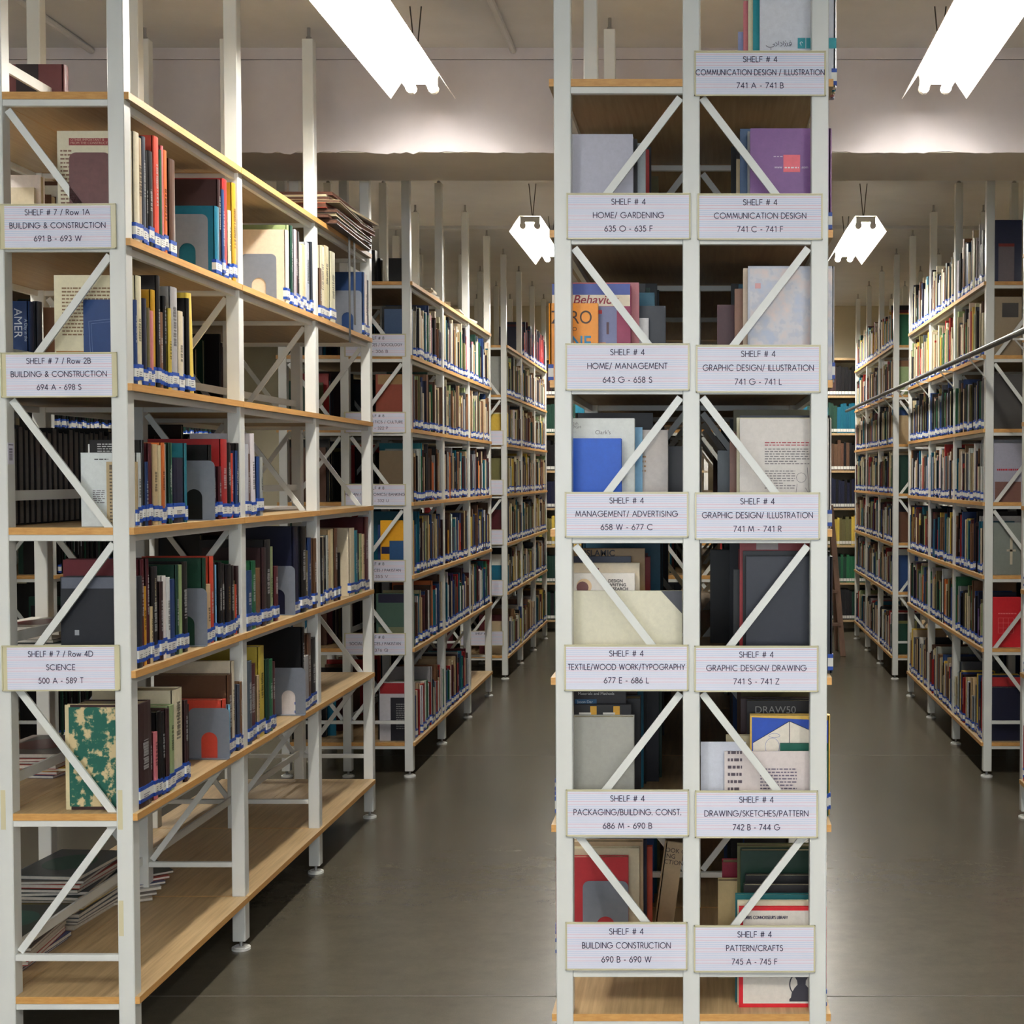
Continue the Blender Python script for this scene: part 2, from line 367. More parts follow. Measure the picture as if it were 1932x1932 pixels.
def ordn(i):
    if i < 20: return ORD[i]
    t = {2:'twenty', 3:'thirty', 4:'forty', 5:'fifty', 6:'sixty'}
    q, r = divmod(i+1, 10); return (t[q]+'-'+ORD[r-1]) if r else (t[q][:-1]+'ieth')
NBOOK = [0]; NSTUFF = [0]
def add_book(x, y, z, th, h, dp, code, side, label, group, lean=0, sticker=True, single=True, rnd=random, band=None, col=None, pagecol=None, yaw=0):
    col = col or jit(code, rnd)
    if band is None and rnd.random() < (.65 if (single and NBOOK[0] < 300) else .15) and th > .010:
        lum = sum(col)/3; bc = tuple(min(.8, c*.5+.28) for c in col) if lum < .25 else tuple(c*.35 for c in col)
        z0 = h*rnd.uniform(.32,.5); band = (z0, z0+h*rnd.uniform(.2,.4), bc)
    if band is False: band = None
    single = single and NBOOK[0] < 300
    if not single:
        M = Matrix.Translation((x, y, z)) @ Matrix.Rotation(lean, 4, 'X')
        book_geo(*STUFF, th, h, dp, col, rnd, side, sticker and rnd.random() < .9, M, fine=False, pagecol=pagecol, band=band); NSTUFF[0] += 1; return None
    NBOOK[0] += 1
    t = thing('book', label, 'book', (x, y, z), group, rot=(lean, 0, yaw))
    cv, pg, st = MB(), MB(), MB()
    book_geo(cv, pg, st, th, h, dp, col, rnd, side, sticker, band=band, pagecol=pagecol)
    link('cover', cv.mesh('cover', M_BOOK), t); link('page_block', pg.mesh('page_block', M_PAGE), t)
    if sticker: link('spine_sticker', st.mesh('spine_sticker', M_STK), t)
    return t
def size_word(th, h):
    return ('thick' if th > .035 else 'thin' if th < .012 else 'tall' if h > .27 else 'small' if h < .19 else 'medium')
SHN = ['top','second','third','fourth','fifth','sixth','bottom']
BAYN = ['nearest bay','middle bay','farthest bay']
LASTB = [None]; YREC = {}
def res_t(): return LASTB[0]
def px_run(xs_, k, side, bay, rackname, group, items, single=True, zadd=0):
    """items: (x left, x right, y top, colour code[, depth, lean]) measured along the spines of one shelf"""
    rnd = random.Random(k*100+bay*10+int(xs_*100)); z = SH[k]+.0005
    last = -1; res = {}
    items = sorted([tuple(i)+(None, 0)[len(i)-4:] if len(i) < 6 else i for i in items], key=lambda q: q[0])
    lo, hi = YA+bay*L+PW+.001, YA+(bay+1)*L-.001          # the clear span between two posts
    if not items: return res
    q0, q1 = y_on(items[0][0], xs_, z), max(y_on(i[1], xs_, z) for i in items)
    n0, n1 = max(q0, lo), min(q1, hi)
    sq = lambda y: n0+(y-q0)*(n1-n0)/(q1-q0)
    for n, it in enumerate(items):
        x0, x1, yt, code, dp, lean = it
        ya = max(sq(y_on(x0, xs_, z)), last+.0008); yb = sq(y_on(x1, xs_, z))
        YREC[(k, x0)] = ya
        if yb-ya < .005: yb = ya+.005
        th = yb-ya-.0006; last = yb
        h = min(unproj(x0, yt, ya)[1]-z, .327)
        if h < .1: h = .1
        if dp is None: dp = min(.235, h*rnd.uniform(.7, .78))
        lab = '%s %s book, %s spine along the %s shelf, %s, %s' % (size_word(th, h), NAME[code], ordn(n), SHN[k], BAYN[bay], rackname)
        LASTB[0] = add_book(xs_-side*rnd.uniform(.0, .010)*(n > 0), ya, z, th, h, dp, code, side, lab, group, lean=lean, single=single, rnd=rnd); res[n] = (res_t(), h, dp); res['x%g' % x0] = (res_t(), h, th)
    return res
def bookend(x, y, z, wdt, h, label, m=None, side=1, foot=.10, arch=True):
    """upright plate facing the viewer, right edge at x for side=1"""
    t = thing('bookend', label, 'bookend', (x, y, z), 'metal bookends')
    r = .018; b = MB(); aw = wdt*.2; az = h*.52
    if not arch: aw = wdt*.02; az = h*.06
    out = [(0,0)]+[]
    # plate outline built as strips around the arch
    n = 8
    def arcp(cx, cz, rr, a0, a1): return [(cx+rr*math.cos(a0+(a1-a0)*i/n), cz+rr*math.sin(a0+(a1-a0)*i/n)) for i in range(n+1)]
    outer = [(wdt, 0)] + arcp(wdt-r, h-r, r, 0, math.pi/2) + arcp(r, h-r, r, math.pi/2, math.pi) + [(0, 0)]
    ax = wdt/2
    inner = [(ax+aw, 0)] + arcp(ax, az-aw, aw, 0, math.pi/2)[:-1] + arcp(ax, az-aw, aw, math.pi/2, math.pi) + [(ax-aw, 0)]
    # resample to the same count
    m_ = len(outer)
    ii = [inner[round(i*(len(inner)-1)/(m_-1))] for i in range(m_)]
    sg = -1 if side > 0 else 0
    fx = lambda a: a-wdt if side > 0 else a
    for i in range(m_-1):
        o0, o1, i1, i0 = outer[i], outer[i+1], ii[i+1], ii[i]
        for yy, fl in ((0, 1), (.0012, 0)):
            q = [(fx(o0[0]), yy, o0[1]), (fx(i0[0]), yy, i0[1]), (fx(i1[0]), yy, i1[1]), (fx(o1[0]), yy, o1[1])]
            b.quad(q if fl else q[::-1])
        b.quad([(fx(o0[0]),0,o0[1]), (fx(o1[0]),0,o1[1]), (fx(o1[0]),.0012,o1[1]), (fx(o0[0]),.0012,o0[1])])
        b.quad([(fx(i1[0]),0,i1[1]), (fx(i0[0]),0,i0[1]), (fx(i0[0]),.0012,i0[1]), (fx(i1[0]),.0012,i1[1])])
    link('plate', b.mesh('plate', m or M_GREY), t)
    b = MB(); b.box(fx(0), fx(wdt), -foot, 0, 0, .0014, M=Matrix()); 
    b = MB(); b.box(fx(.0), fx(wdt), -foot*.3, .0, 0, .0014); b.box(fx(ax-aw), fx(ax+aw), 0, foot*.5, 0, .0012)
    link('base', b.mesh('base', m or M_GREY), t)
    return t
XS = XLr+PW+.002                 # spine plane of the left racks' aisle side
G1 = 'books on the near left rack'; R1 = 'near left rack'
# shelf 2 (k=1)
RL1 = px_run(XS, 1, 1, 0, R1, G1, [(256,266,247,'c',.195),(266,274,258,'e',.19),(274,281,256,'s',.2),(281.5,285,283,'K'),(285,294,283,'k'),(295,305,255,'R',.21),(305,309,282,'g'),(309.5,314,274,'p'),(314,321,282,'o'),(323,334,298,'u'),
    (408,416,388,'T',.2),(416.5,421,338,'M',.215),(421.5,426,357,'b'),(426.5,435,336,'r'),(435.5,441,396,'c'),(441,448,344,'Y')])
px_run(XS, 1, 1, 1, R1, G1, [(541,547,433,'c',.215),(547.5,550,424,'a'),(550.5,554,425,'G'),(554,559,428,'k'),(559,563,432,'l'),(563,567,434,'m'),(567,571,436,'k'),(571,577,460,'c'),(577,583,460,'C'),(583,590,456,'x'),(590,593,456,'S')])
px_run(XS, 1, 1, 2, R1, G1, [(604,609,505,'u'),(610,618,462,'c',.2),(618,627,462,'C'),(627,637,473,'c'),(691,694,513,'b',.205),(694,698,517,'w'),(698,702,528,'n')])
# shelf 3
RL2 = px_run(XS, 2, 1, 0, R1, G1, [(256,262,565,'b',.13),(262,272,519,'c',.21),(272,280,562,'n'),(280,286,580,'O'),(286,295,585,'p'),(295,303,546,'Y'),(303,309,519,'K'),(309.5,317,588,'U'),(317,322,558,'k'),(322,328,581,'y'),(328,341,540,'l'),(341,350,586,'c'),(350,356,596,'l'),(356.5,362,562,'k'),(363,373,553,'y',None,.055)])
# shelf 4
RL3 = px_run(XS, 3, 1, 0, R1, G1, [(256,261,871,'e',.075),(261.5,269,854,'w',.145),(269,273,830,'K',.135),(273,277,860,'O'),(277.5,282,871,'b'),(282.5,288,836,'m'),(288,293,838,'w'),(293.5,303,838,'e'),(303,309,840,'C'),(309.5,316,835,'o'),(316,321,838,'l'),(321.5,326,836,'G'),(326,334,835,'g'),(335,357,863,'n'),(357.5,361,836,'t'),
    (401,406,839,'k',.2),(406,417,881,'n'),(417,423,880,'m'),(423,435,828,'r',.22),(435.5,441,835,'k'),(441.5,446,840,'M'),(446.5,451,855,'R'),(451.5,455,850,'b'),(455.5,460,836,'K')])
px_run(XS, 3, 1, 1, R1, G1, [(465,471,838,'x'),(471.5,478,856,'u'),(479.5,487,818,'w',None,.05),(487.5,493,861,'b'),(493.5,498,862,'l')])
# shelf 5
RL4 = px_run(XS, 4, 1, 0, R1, G1, [(258,269,1088,'S',.195),(269,275,1056,'m',.2),(275.5,282,1107,'Y'),(282,287,1054,'m'),(287.5,292,1145,'e'),(292,304,1070,'K'),(304,311,1098,'M'),(311.5,318,1087,'w'),(318,325,1090,'w'),(325.5,337,1094,'b'),(337.5,342,1066,'G'),(342.5,348,1066,'a'),(348.5,360,1061,'k'),
    (388,394,1053,'G',.22),(394,402,1103,'e',.19),(402.5,410,1050,'R',.2),(410,413,1062,'K'),(413.5,417,1066,'q'),(417.5,424,1061,'k'),(424,431,1064,'K'),(431.5,442,1066,'k'),(442.5,448,1067,'K'),(448.5,452,1096,'O'),(452.5,456,1103,'R'),(456.5,461,1068,'M')])
px_run(XS, 4, 1, 1, R1, G1, [(467,478,1078,'b'),(478.5,487,1059,'g'),(487.5,497,1073,'U'),(497.5,505,1034,'M'),(505,516,1019,'K'),(516.5,523,1032,'a'),(523.5,531,1069,'m'),(561,572,994,'n',.225),(572,582,994,'k'),(582.5,589,1040,'O'),(589.5,596,1015,'b'),(596.5,602,1016,'u')])
px_run(XS, 4, 1, 2, R1, G1, [(607,611,1014,'k'),(611,616,1012,'c'),(616,620,1014,'K'),(620,624,1010,'l'),(624,629,1000,'e'),(629,634,998,'C'),(634.5,640,997,'u'),(640.5,644,1043,'k'),(663,672,997,'c',.2),(672.5,678,1001,'t'),(678.5,683,1007,'K'),(683.5,688,1007,'a'),(688.5,693,1008,'C'),(693.5,701,976,'m')])
# shelf 6
RL5 = px_run(XS, 5, 1, 0, R1, G1, [(262,288,1330,'M',.175),(288.5,294,1342,'k'),(294,302,1383,'p'),(302,311,1344,'k'),(311.5,317,1344,'K'),(317.5,324,1338,'M'),(324.5,334,1332,'a'),(334.5,354,1303,'c',.22),(355,361,1322,'M'),(361.5,367,1330,'K'),
    (434,441,1321,'R',.2),(441.5,444,1330,'q'),(444,453,1274,'u',.225),(453.5,458,1248,'c',.23),(458.5,463,1292,'s'),(463.5,468,1287,'U')])
px_run(XS, 5, 1, 1, R1, G1, [(470,478,1249,'s'),(478.5,490,1255,'m'),(490.5,495,1275,'e'),(495.5,506,1221,'y'),(506.5,514,1245,'G'),(514,521,1245,'g'),(521.5,528,1250,'m'),(570,576,1275,'w',.21),(576,580,1184,'k',.225),(580.5,589,1239,'l'),(589.5,597,1197,'u'),(597.5,606,1205,'K')])
px_run(XS, 5, 1, 0, 'rack', G1, []) 
def cover_book(key, k, x0, x1, yt, Y, th, code, side, label, group, col=None, sticker=True, pagecol=None, lean=0):
    """a book whose front cover faces the viewer; x0..x1 and y top measured on the photo at distance Y"""
    z = SH[k]+.0005; Xa = unproj(x0, 900, Y)[0]; Xb = unproj(x1, 900, Y)[0]
    h = unproj(x0, yt, Y)[1]-z
    xs_ = Xb if side > 0 else Xa
    return add_book(xs_, Y, z, th, h, Xb-Xa, code, side, label, group, sticker=sticker, col=col, rnd=random.Random(int(x0*7+yt)), band=False, pagecol=pagecol, lean=lean), h
# the near books whose covers fill the end cells
GREENB = noisy('mottled_green_cloth', srgb(24,92,78), srgb(204,184,140), (1,1,1), 26, (.6,.75), 6, c3=srgb(30,98,82), contrast=(.47,.56))
t, h = cover_book('LA', 5, 116, 252, 1330, YA+.0425, .018, 'C', 1, 'worn green mottled hardback facing out at the end of the near left rack', G1, sticker=False)
b = MB(); xw = .1779; b.box(-xw+.006, -.008, -.0012, 0, .008, h-.006); link('worn_cloth', b.mesh('worn_cloth', GREENB), t)

# ------------------------------------------------------------------ lettering
def spine_text(rec, txt, size, colr, z0=.9):
    t, h, th = rec
    me_o = flat_text(t, txt, 0, 0, size, colr, name='spine_lettering'); me = me_o.data
    back = (Matrix.Translation((0, -.0006, 0)) @ Matrix.Rotation(math.pi/2, 4, 'X')).inverted(); me.transform(back)
    me.transform(Matrix(((0,0,1,.0012),(0,1,0,th/2-size*.34),(-1,0,0,h*z0),(0,0,0,1))))
def arc(cx, cy, rx, ry, a0, a1, n=10): return [(cx+rx*math.cos(math.radians(a0+(a1-a0)*i/n)), cy+ry*math.sin(math.radians(a0+(a1-a0)*i/n))) for i in range(n+1)]
GL = {
 'A': (.78, [[(0,0),(.39,1)],[(.39,1),(.78,0)],[(.14,.34),(.64,.34)]]),
 'B': (.52, [[(0,0),(0,1)],[(0,1),(.22,1)]+arc(.22,.76,.22,.24,90,-90)+[(0,.52)],[(0,.52),(.25,.52)]+arc(.25,.26,.27,.26,90,-90)+[(0,0)]]),
 'C': (.86, [arc(.5,.5,.5,.5,48,312,18)]),
 'D': (.72, [[(0,0),(0,1)],[(0,1),(.24,1)]+arc(.24,.5,.48,.5,90,-90,14)+[(0,0)]]),
 'E': (.46, [[(0,0),(0,1)],[(0,1),(.46,1)],[(0,.52),(.44,.52)],[(0,0),(.46,0)]]),
 'F': (.44, [[(0,0),(0,1)],[(0,1),(.44,1)],[(0,.52),(.42,.52)]]),
 'G': (.98, [arc(.5,.5,.5,.5,45,360,20)+[(.56,.5)]]),
 'H': (.64, [[(0,0),(0,1)],[(.64,0),(.64,1)],[(0,.52),(.64,.52)]]),
 'I': (.12, [[(.06,0),(.06,1)]]),
 'J': (.3, [[(.3,1),(.3,.2)]+arc(.12,.2,.18,.2,0,-120,6)]),
 'K': (.56, [[(0,0),(0,1)],[(0,.5),(.5,1)],[(.06,.55),(.56,0)]]),
 'L': (.4, [[(0,1),(0,0)],[(0,0),(.4,0)]]),
 'M': (.9, [[(0,0),(.14,1)],[(.14,1),(.45,.12)],[(.45,.12),(.76,1)],[(.76,1),(.9,0)]]),
 'N': (.7, [[(0,0),(0,1)],[(0,1),(.7,0)],[(.7,0),(.7,1)]]),
 'O': (1.0, [arc(.5,.5,.5,.5,0,360,24)]),
 'P': (.48, [[(0,0),(0,1)],[(0,1),(.22,1)]+arc(.22,.73,.26,.27,90,-90)+[(0,.46)]]),
 'Q': (1.0, [arc(.5,.5,.5,.5,0,360,24),[(.55,.35),(.95,-.05)]]),
 'R': (.5, [[(0,0),(0,1)],[(0,1),(.22,1)]+arc(.22,.74,.24,.26,90,-90)+[(0,.48)],[(.2,.48),(.5,0)]]),
 'S': (.48, [arc(.25,.76,.21,.24,35,215,10)+[(.36,.5)]+arc(.24,.25,.24,.25,35,-150,10)]),
 'T': (.5, [[(.25,0),(.25,1)],[(0,1),(.5,1)]]),
 'U': (.6, [[(0,1),(0,.3)]+arc(.3,.3,.3,.3,180,360,12)+[(.6,1)]]),
 'V': (.7, [[(0,1),(.35,0)],[(.35,0),(.7,1)]]),
 'W': (1.06, [[(0,1),(.27,0)],[(.27,0),(.53,1)],[(.53,1),(.79,0)],[(.79,0),(1.06,1)]]),
 'X': (.62, [[(0,0),(.6,1)],[(.02,1),(.62,0)]]),
 'Y': (.62, [[(0,1),(.31,.48)],[(.62,1),(.31,.48)],[(.31,.48),(.31,0)]]),
 'Z': (.58, [[(0,1),(.56,1)],[(.56,1),(0,0)],[(0,0),(.58,0)]]),
 '0': (.5, [arc(.25,.5,.25,.5,0,360,20)]),
 '1': (.3, [[(.24,0),(.24,1)],[(.24,1),(.04,.84)]]),
 '2': (.5, [arc(.24,.74,.24,.26,165,-25,10)+[(0,0)],[(0,0),(.5,0)]]),
 '3': (.46, [arc(.22,.76,.2,.24,150,-80,10),arc(.22,.27,.24,.27,85,-150,12)]),
 '4': (.56, [[(.42,0),(.42,1)],[(.42,1),(0,.27)],[(0,.27),(.56,.27)]]),
 '5': (.5, [[(.44,1),(.14,1)],[(.14,1),(.06,.55)],arc(.22,.32,.27,.32,120,-140,14)]),
 '6': (.52, [arc(.26,.29,.26,.29,0,360,18),[(.05,.44),(.36,1)]]),
 '7': (.5, [[(0,1),(.5,1)],[(.5,1),(.1,0)]]),
 '8': (.48, [arc(.24,.77,.2,.23,0,360,16),arc(.24,.27,.24,.27,0,360,16)]),
 '9': (.52, [arc(.26,.71,.26,.29,0,360,18),[(.47,.56),(.16,0)]]),
 '#': (.6, [[(.1,0),(.24,1)],[(.36,0),(.5,1)],[(.02,.64),(.6,.64)],[(0,.34),(.58,.34)]]),
 '/': (.34, [[(0,-.1),(.34,1.05)]]), '-': (.26, [[(0,.38),(.26,.38)]]), '.': (.08, [[(0,.0),(.08,.0)],[(0,.07),(.08,.07)],[(0,.03),(.08,.03)]]), ',': (.04, [[(.04,.08),(0,-.12)]]),
 '&': (.66, [[(.64,0),(.16,.7)]+arc(.3,.8,.16,.2,200,-20,8)+[(.4,.62),(.12,.36)]+arc(.24,.2,.2,.2,140,300,8)+[(.6,.4)]]),
 'o': (.56, [arc(.28,.3,.28,.3,0,360,18)]), 'w': (.76, [[(0,.6),(.19,0)],[(.19,0),(.38,.6)],[(.38,.6),(.57,0)],[(.57,0),(.76,.6)]]),
 "'": (.02, [[(0,.8),(.01,1.02)]]), ' ': (.26, []),
}
def line_w(s, sp): return sum(GL[c][0]+sp for c in s)-sp
def letters(b, s, cx, z, width, cap, th, y=0, mi=0, sp=.21):
    w = line_w(s, sp); kx = width/w; x = cx-width/2
    for ch in s:
        gw, strokes = GL[ch]
        for st in strokes:
            P = [(x+p[0]*kx, z+p[1]*cap) for p in st]
            for i in range(len(P)-1):
                (ax, az), (bx, bz) = P[i], P[i+1]; l = math.hypot(bx-ax, bz-az)
                if l < 1e-7: continue
                ux, uz = (bx-ax)/l, (bz-az)/l; nx, nz = -uz*th/2, ux*th/2
                e = th*.22; ax, az, bx, bz = ax-ux*e, az-uz*e, bx+ux*e, bz+uz*e
                b.quad([(ax-nx, y, az-nz), (bx-nx, y, bz-nz), (bx+nx, y, bz+nz), (ax+nx, y, az+nz)], mi=mi)
        x += (gw+sp)*kx
def shelf_label(x0, x1, y0, y1, Y, lines, label, group, widths, tilt=0, side_strip=.006):
    Xa, Zt = unproj(x0, y0, Y); Xb, Zb = unproj(x1, y1, Y); Xb = unproj(x1, y0, Y)[0]
    w, h = Xb-Xa, Zt-Zb; cx = (Xa+Xb)/2
    t = thing('shelf_label', label, 'shelf label', (cx, Y, Zb), group, rot=(0, tilt, 0))
    b = MB()                                         # clear holder: back plate with a raised lip at the sides and foot, and a top strip
    b.box(-w/2, w/2, -.0035, -.0015, 0, h); b.box(-w/2, -w/2+.0025, -.0065, -.0035, 0, h); b.box(w/2-.0025, w/2, -.0065, -.0035, 0, h)
    b.box(-w/2, w/2, -.0065, -.0035, 0, .0028); b.box(-w/2, w/2, -.0065, -.0035, h-.0022, h)
    link('plastic_holder', b.mesh('plastic_holder', M_HOLD), t)
    b = MB(); cw = w-2*side_strip; z0, z1 = .0035, h-.005
    b.box(-cw/2, cw/2, -.0048, -.0036, z0, z1, mi=0)
    n = 3; ch = z1-z0
    for blk in range(4):                              # ruled lines of the index card: red, three blue, red
        zb = z1-.004-blk*ch*.262
        for q, (dz, mi) in enumerate(((0,1),(.0045,2),(.0092,2),(.0138,2),(.0185,1))):
            zz = zb-dz*ch/.098
            if zz > z0+.001: b.quad([(-cw/2, -.0049, zz-.00032), (cw/2, -.0049, zz-.00032), (cw/2, -.0049, zz+.00032), (-cw/2, -.0049, zz+.00032)], mi=mi)
    link('card', b.mesh('card', [M_CARD, M_RED, M_BLUE]), t)
    b = MB(); cap = ch*.128
    for i, (s, wd) in enumerate(zip(lines, widths)):
        if not s: continue
        wm = wd*(Xb-Xa)/(x1-x0)
        letters(b, s, (-.0 if len(s) < 34 else 0), z1-ch*(.185+.315*i)-cap/2+.003, wm, cap, .0018, -.0054)
    link('lettering', b.mesh('lettering', M_INK), t)
    return t
GLAB = 'index card labels on the rack ends'
YL = YC_-.002
CL = [ (1310,1558,97,182,'COMMUNICATION DESIGN / ILLUSTRATION','741 A - 741 B',242,88),
 (1069,1303,365,452,'HOME/ GARDENING','635 O - 635 F',133,90), (1316,1552,366,453,'COMMUNICATION DESIGN','741 C - 741 F',173,86),
 (1067,1301,648,737,'HOME/ MANAGEMENT','643 G - 658 S',150,92), (1313,1548,651,741,'GRAPHIC DESIGN/ ILLUSTRATION','741 G - 741 L',208,88),
 (1066,1299,928,1014,'MANAGEMENT/ ADVERTISING','658 W - 677 C',192,97), (1311,1547,929,1018,'GRAPHIC DESIGN/ ILLUSTRATION','741 M - 741 R',208,90),
 (1065,1299,1216,1303,'TEXTILE/WOOD WORK/TYPOGRAPHY','677 E - 686 L',220,84), (1310,1544,1218,1305,'GRAPHIC DESIGN/ DRAWING','741 S - 741 Z',188,86),
 (1068,1300,1489,1577,'PACKAGING/BUILDING. CONST.','686 M - 690 B',202,92), (1311,1543,1491,1580,'DRAWING/SKETCHES/PATTERN','742 B - 744 G',195,88),
 (1067,1297,1739,1829,'BUILDING CONSTRUCTION','690 B - 690 W',166,93), (1309,1538,1745,1833,'PATTERN/CRAFTS','745 A - 745 F',106,85)]
for x0,x1,y0,y1,l2,l3,w2,w3 in CL:
    shelf_label(x0,x1,y0,y1,YL,['SHELF # 4',l2,l3],'ruled card label reading %s %s on the centre rack' % (l2.replace('/ ','/'), l3.replace(' - ','-').replace(' ','')), GLAB, [64,w2,w3], side_strip=.004)
for x0,x1,y0,y1,l1,l2,l3,w1,w2,w3 in ((0,220,385,470,'SHELF # 7 / Row 1A','BUILDING & CONSTRUCTION','691 B - 693 W',122,180,89),(3,222,665,750,'SHELF # 7 / Row 2B','BUILDING & CONSTRUCTION','694 A - 698 S',121,180,83),(5,227,1217,1303,'SHELF # 7 / Row 4D','SCIENCE','500 A - 589 T',122,54,84)):
    shelf_label(x0,x1,y0,y1,YA-.002,[l1,l2,l3],'ruled card label reading %s %s on the near left rack' % (l1[-6:], l2), GLAB, [w1,w2,w3], tilt=-.006, side_strip=.013)
for y0,y1,l2,l3,w2,w3 in ((630,673,'SOCIAL SCIENCES / SOCIOLOGY','300 - 306 B',102,48),(777,817,'SOCIAL / POLITICS / CULTURE','306 L - 322 P',104,48),(913,954,'HUMAN / ECONOMICS/ BANKING','322 R - 332 U',112,50),(1056,1097,'SOCIAL SCIENCES / PAKISTAN','333 - 355 V',96,48),(1194,1236,'SOCIAL SCIENCES / PAKISTAN','356 - 376 Q',96,48)):
    shelf_label(650,766,y0,y1,YBq-.002,['SHELF # 8',l2,l3],'ruled card label ending %s on the rack behind the near left rack' % l3[-5:], GLAB, [34,w2,w3])
for i, (y0,y1) in enumerate(((812,840),(905,934),(999,1028),(1094,1124),(1190,1218))):
    shelf_label(868,950,y0,y1,YCq-.002,['SHELF # 9','',''],'small white card label on the farthest left rack, %s from the top' % ORD[i], GLAB, [24,0,0])

INKM = {}
def flat_text(parent, s, x, z, size, colr, y=-.0006, rot=0, bold=0, shear=0, sx=1, name='title'):
    """a short printed line on a cover that faces the viewer; x, z local to the book"""
    cu = bpy.data.curves.new('t', 'FONT'); cu.body = s; cu.size = size; cu.offset = bold; cu.shear = shear; cu.space_line = .95
    o = bpy.data.objects.new('t', cu); C.objects.link(o)
    bpy.context.view_layer.update()
    me = bpy.data.meshes.new_from_object(o.evaluated_get(bpy.context.evaluated_depsgraph_get())); bpy.data.objects.remove(o)
    me.name = name
    if colr not in INKM: INKM[colr] = mat('printed_ink', srgb(*colr), .5)
    me.materials.clear(); me.materials.append(INKM[colr])
    R = Matrix.Rotation(math.pi/2, 4, 'X') @ Matrix.Rotation(rot, 4, 'Z') @ Matrix.Diagonal((sx,1,1,1))
    me.transform(Matrix.Translation((x, y, z)) @ R)
    return link(name, me, parent)
def panel(parent, name, x0, x1, z0, z1, col, y=-.0007, m=None):
    b = MB(); b.box(x0, x1, y, 0, z0, z1, srgb(*col)); return link(name, b.mesh(name, m or M_BOOK), parent)
def gibber(parent, x0, x1, z1, rows, lh, colr=(110,100,90), y=-.0009, name='printed_text', seed=1):
    """rows of text too small to read in the photo"""
    rnd = random.Random(seed); b = MB()
    for r in range(rows):
        z = z1-r*lh; x = x0
        end = x1 - (rnd.uniform(.0, .4)*(x1-x0) if r % 6 == 5 else 0)
        while x < end:
            wd = rnd.uniform(.004, .012); b.box(x, min(x+wd, end), y, y+.0003, z, z+lh*.4, srgb(*colr)); x += wd+.0025
    return link(name, b.mesh(name, M_BOOK), parent)

# ------------------------------------------------------------------ centre rack: covers at the end cells
G4 = 'books at the end of the centre rack'
def cb(k, x0, x1, yt, Y, th, code, side, desc, **kw): return cover_book('CA', k, x0, x1, yt, Y, th, code, side, desc+', %s shelf, centre rack' % SHN[k], G4, **kw)
XCL, XCR = 1046, 1568
# left column (spines face the left aisle)
t,h = cb(1,1052,1195,253,3.40,.03,'x',-1,'silver lavender hardback with a ring printed low')
b = MB(); cxr, czr, s = .099, .035, .010
P = arc(0,0,1,1,0,360,24)
for i in range(24): b.quad([(cxr+s*P[i][0],-.0009,czr+s*P[i][1]),(cxr+s*P[i+1][0],-.0009,czr+s*P[i+1][1]),(cxr+s*.72*P[i+1][0],-.0009,czr+s*.72*P[i+1][1]),(cxr+s*.72*P[i][0],-.0009,czr+s*.72*P[i][1])],srgb(240,240,245))
link('ring_print', b.mesh('ring_print', M_BOOK), t)
cb(1,1052,1203,262,3.45,.022,'K',-1,'dark silver edged book behind the ring cover')
cb(1,1052,1218,270,3.49,.035,'x',-1,'grey glossy book, widest of the three',)
t,h = cb(2,1036,1129,572,3.40,.016,'o',-1,'orange paperback reading ZERO TO ONE',col=srgb(245,156,44))
wv = unproj(1129,900,3.40)[0]-unproj(1036,900,3.40)[0]
flat_text(t,'ZERO',.006,h-.050,.046,(70,44,30),sx=.86); flat_text(t,'TO',.05,h-.068,.014,(70,44,30)); flat_text(t,'ONE',.022,h-.112,.046,(40,140,190),sx=.86,bold=.0006)
t,h = cb(2,1042,1190,535,3.435,.045,'p',-1,'blue and crimson textbook reading Behavior',col=srgb(160,52,92))
wv = unproj(1190,900,3.435)[0]-unproj(1042,900,3.435)[0]
panel(t,'blue_band',.001,wv-.001,h-.028,h-.001,(74,92,170)); panel(t,'cream_band',.001,wv-.001,h-.056,h-.028,(236,222,200))
panel(t,'cover_picture',.06,wv-.034,.012,h-.057,(132,136,176)); panel(t,'red_spot',.114,.125,h-.075,h-.066,(210,40,50),y=-.001); panel(t,'orange_figure',.118,.134,.02,.10,(222,150,96),y=-.001); panel(t,'dark_figure',.136,.142,.12,.15,(90,50,60),y=-.001)
flat_text(t,'Behavior',.052,h-.050,.031,(150,30,50),shear=.25,y=-.0012,bold=.0004,sx=1.0)
cb(2,1046,1206,533,3.485,.02,'R',-1,'red and white marbled book behind Behavior',col=srgb(196,120,128))
cb(2,1046,1224,600,3.52,.012,'w',-1,'small white booklet')
cb(2,1046,1256,577,3.54,.02,'S',-1,'charcoal book with a white corner')
cb(2,1046,1235,552,3.60,.03,'T',-1,'teal book behind the charcoal one')
cb(2,1046,1218,535,3.635,.02,'k',-1,'black book behind the teal one')
t,h = cb(3,1052,1172,827,3.40,.03,'B',-1,'plain bright blue cloth hardback',col=srgb(26,88,196))
t,h = cb(3,1052,1197,789,3.445,.035,'w',-1,"white textbook reading Clark's",col=srgb(222,226,222))
flat_text(t,"Clark's",.094,h-.040,.014,(110,110,110)); flat_text(t,'Jah.\nFGH\n...',.04,h-.016,.010,(120,120,120))
t,h = cb(3,1052,1212,806,3.49,.012,'q',-1,'slim pale blue and white book'); 
t,h = cb(3,1052,1260,811,3.51,.04,'e',-1,'pale photo cover book in plastic wrap',col=srgb(206,198,192))
panel(t,'photo',.170,.205,.03,.12,(150,110,104)); gibber(t,.165,.225,.175,4,.012,(170,130,90),seed=5)
cb(3,1052,1290,842,3.58,.06,'K',-1,'charcoal volume deep behind the photo cover book')
t,h = cb(4,1050,1287,1115,3.40,.014,'c',-1,'wide cream card folder with a dark corner',col=srgb(222,218,196),sticker=False)
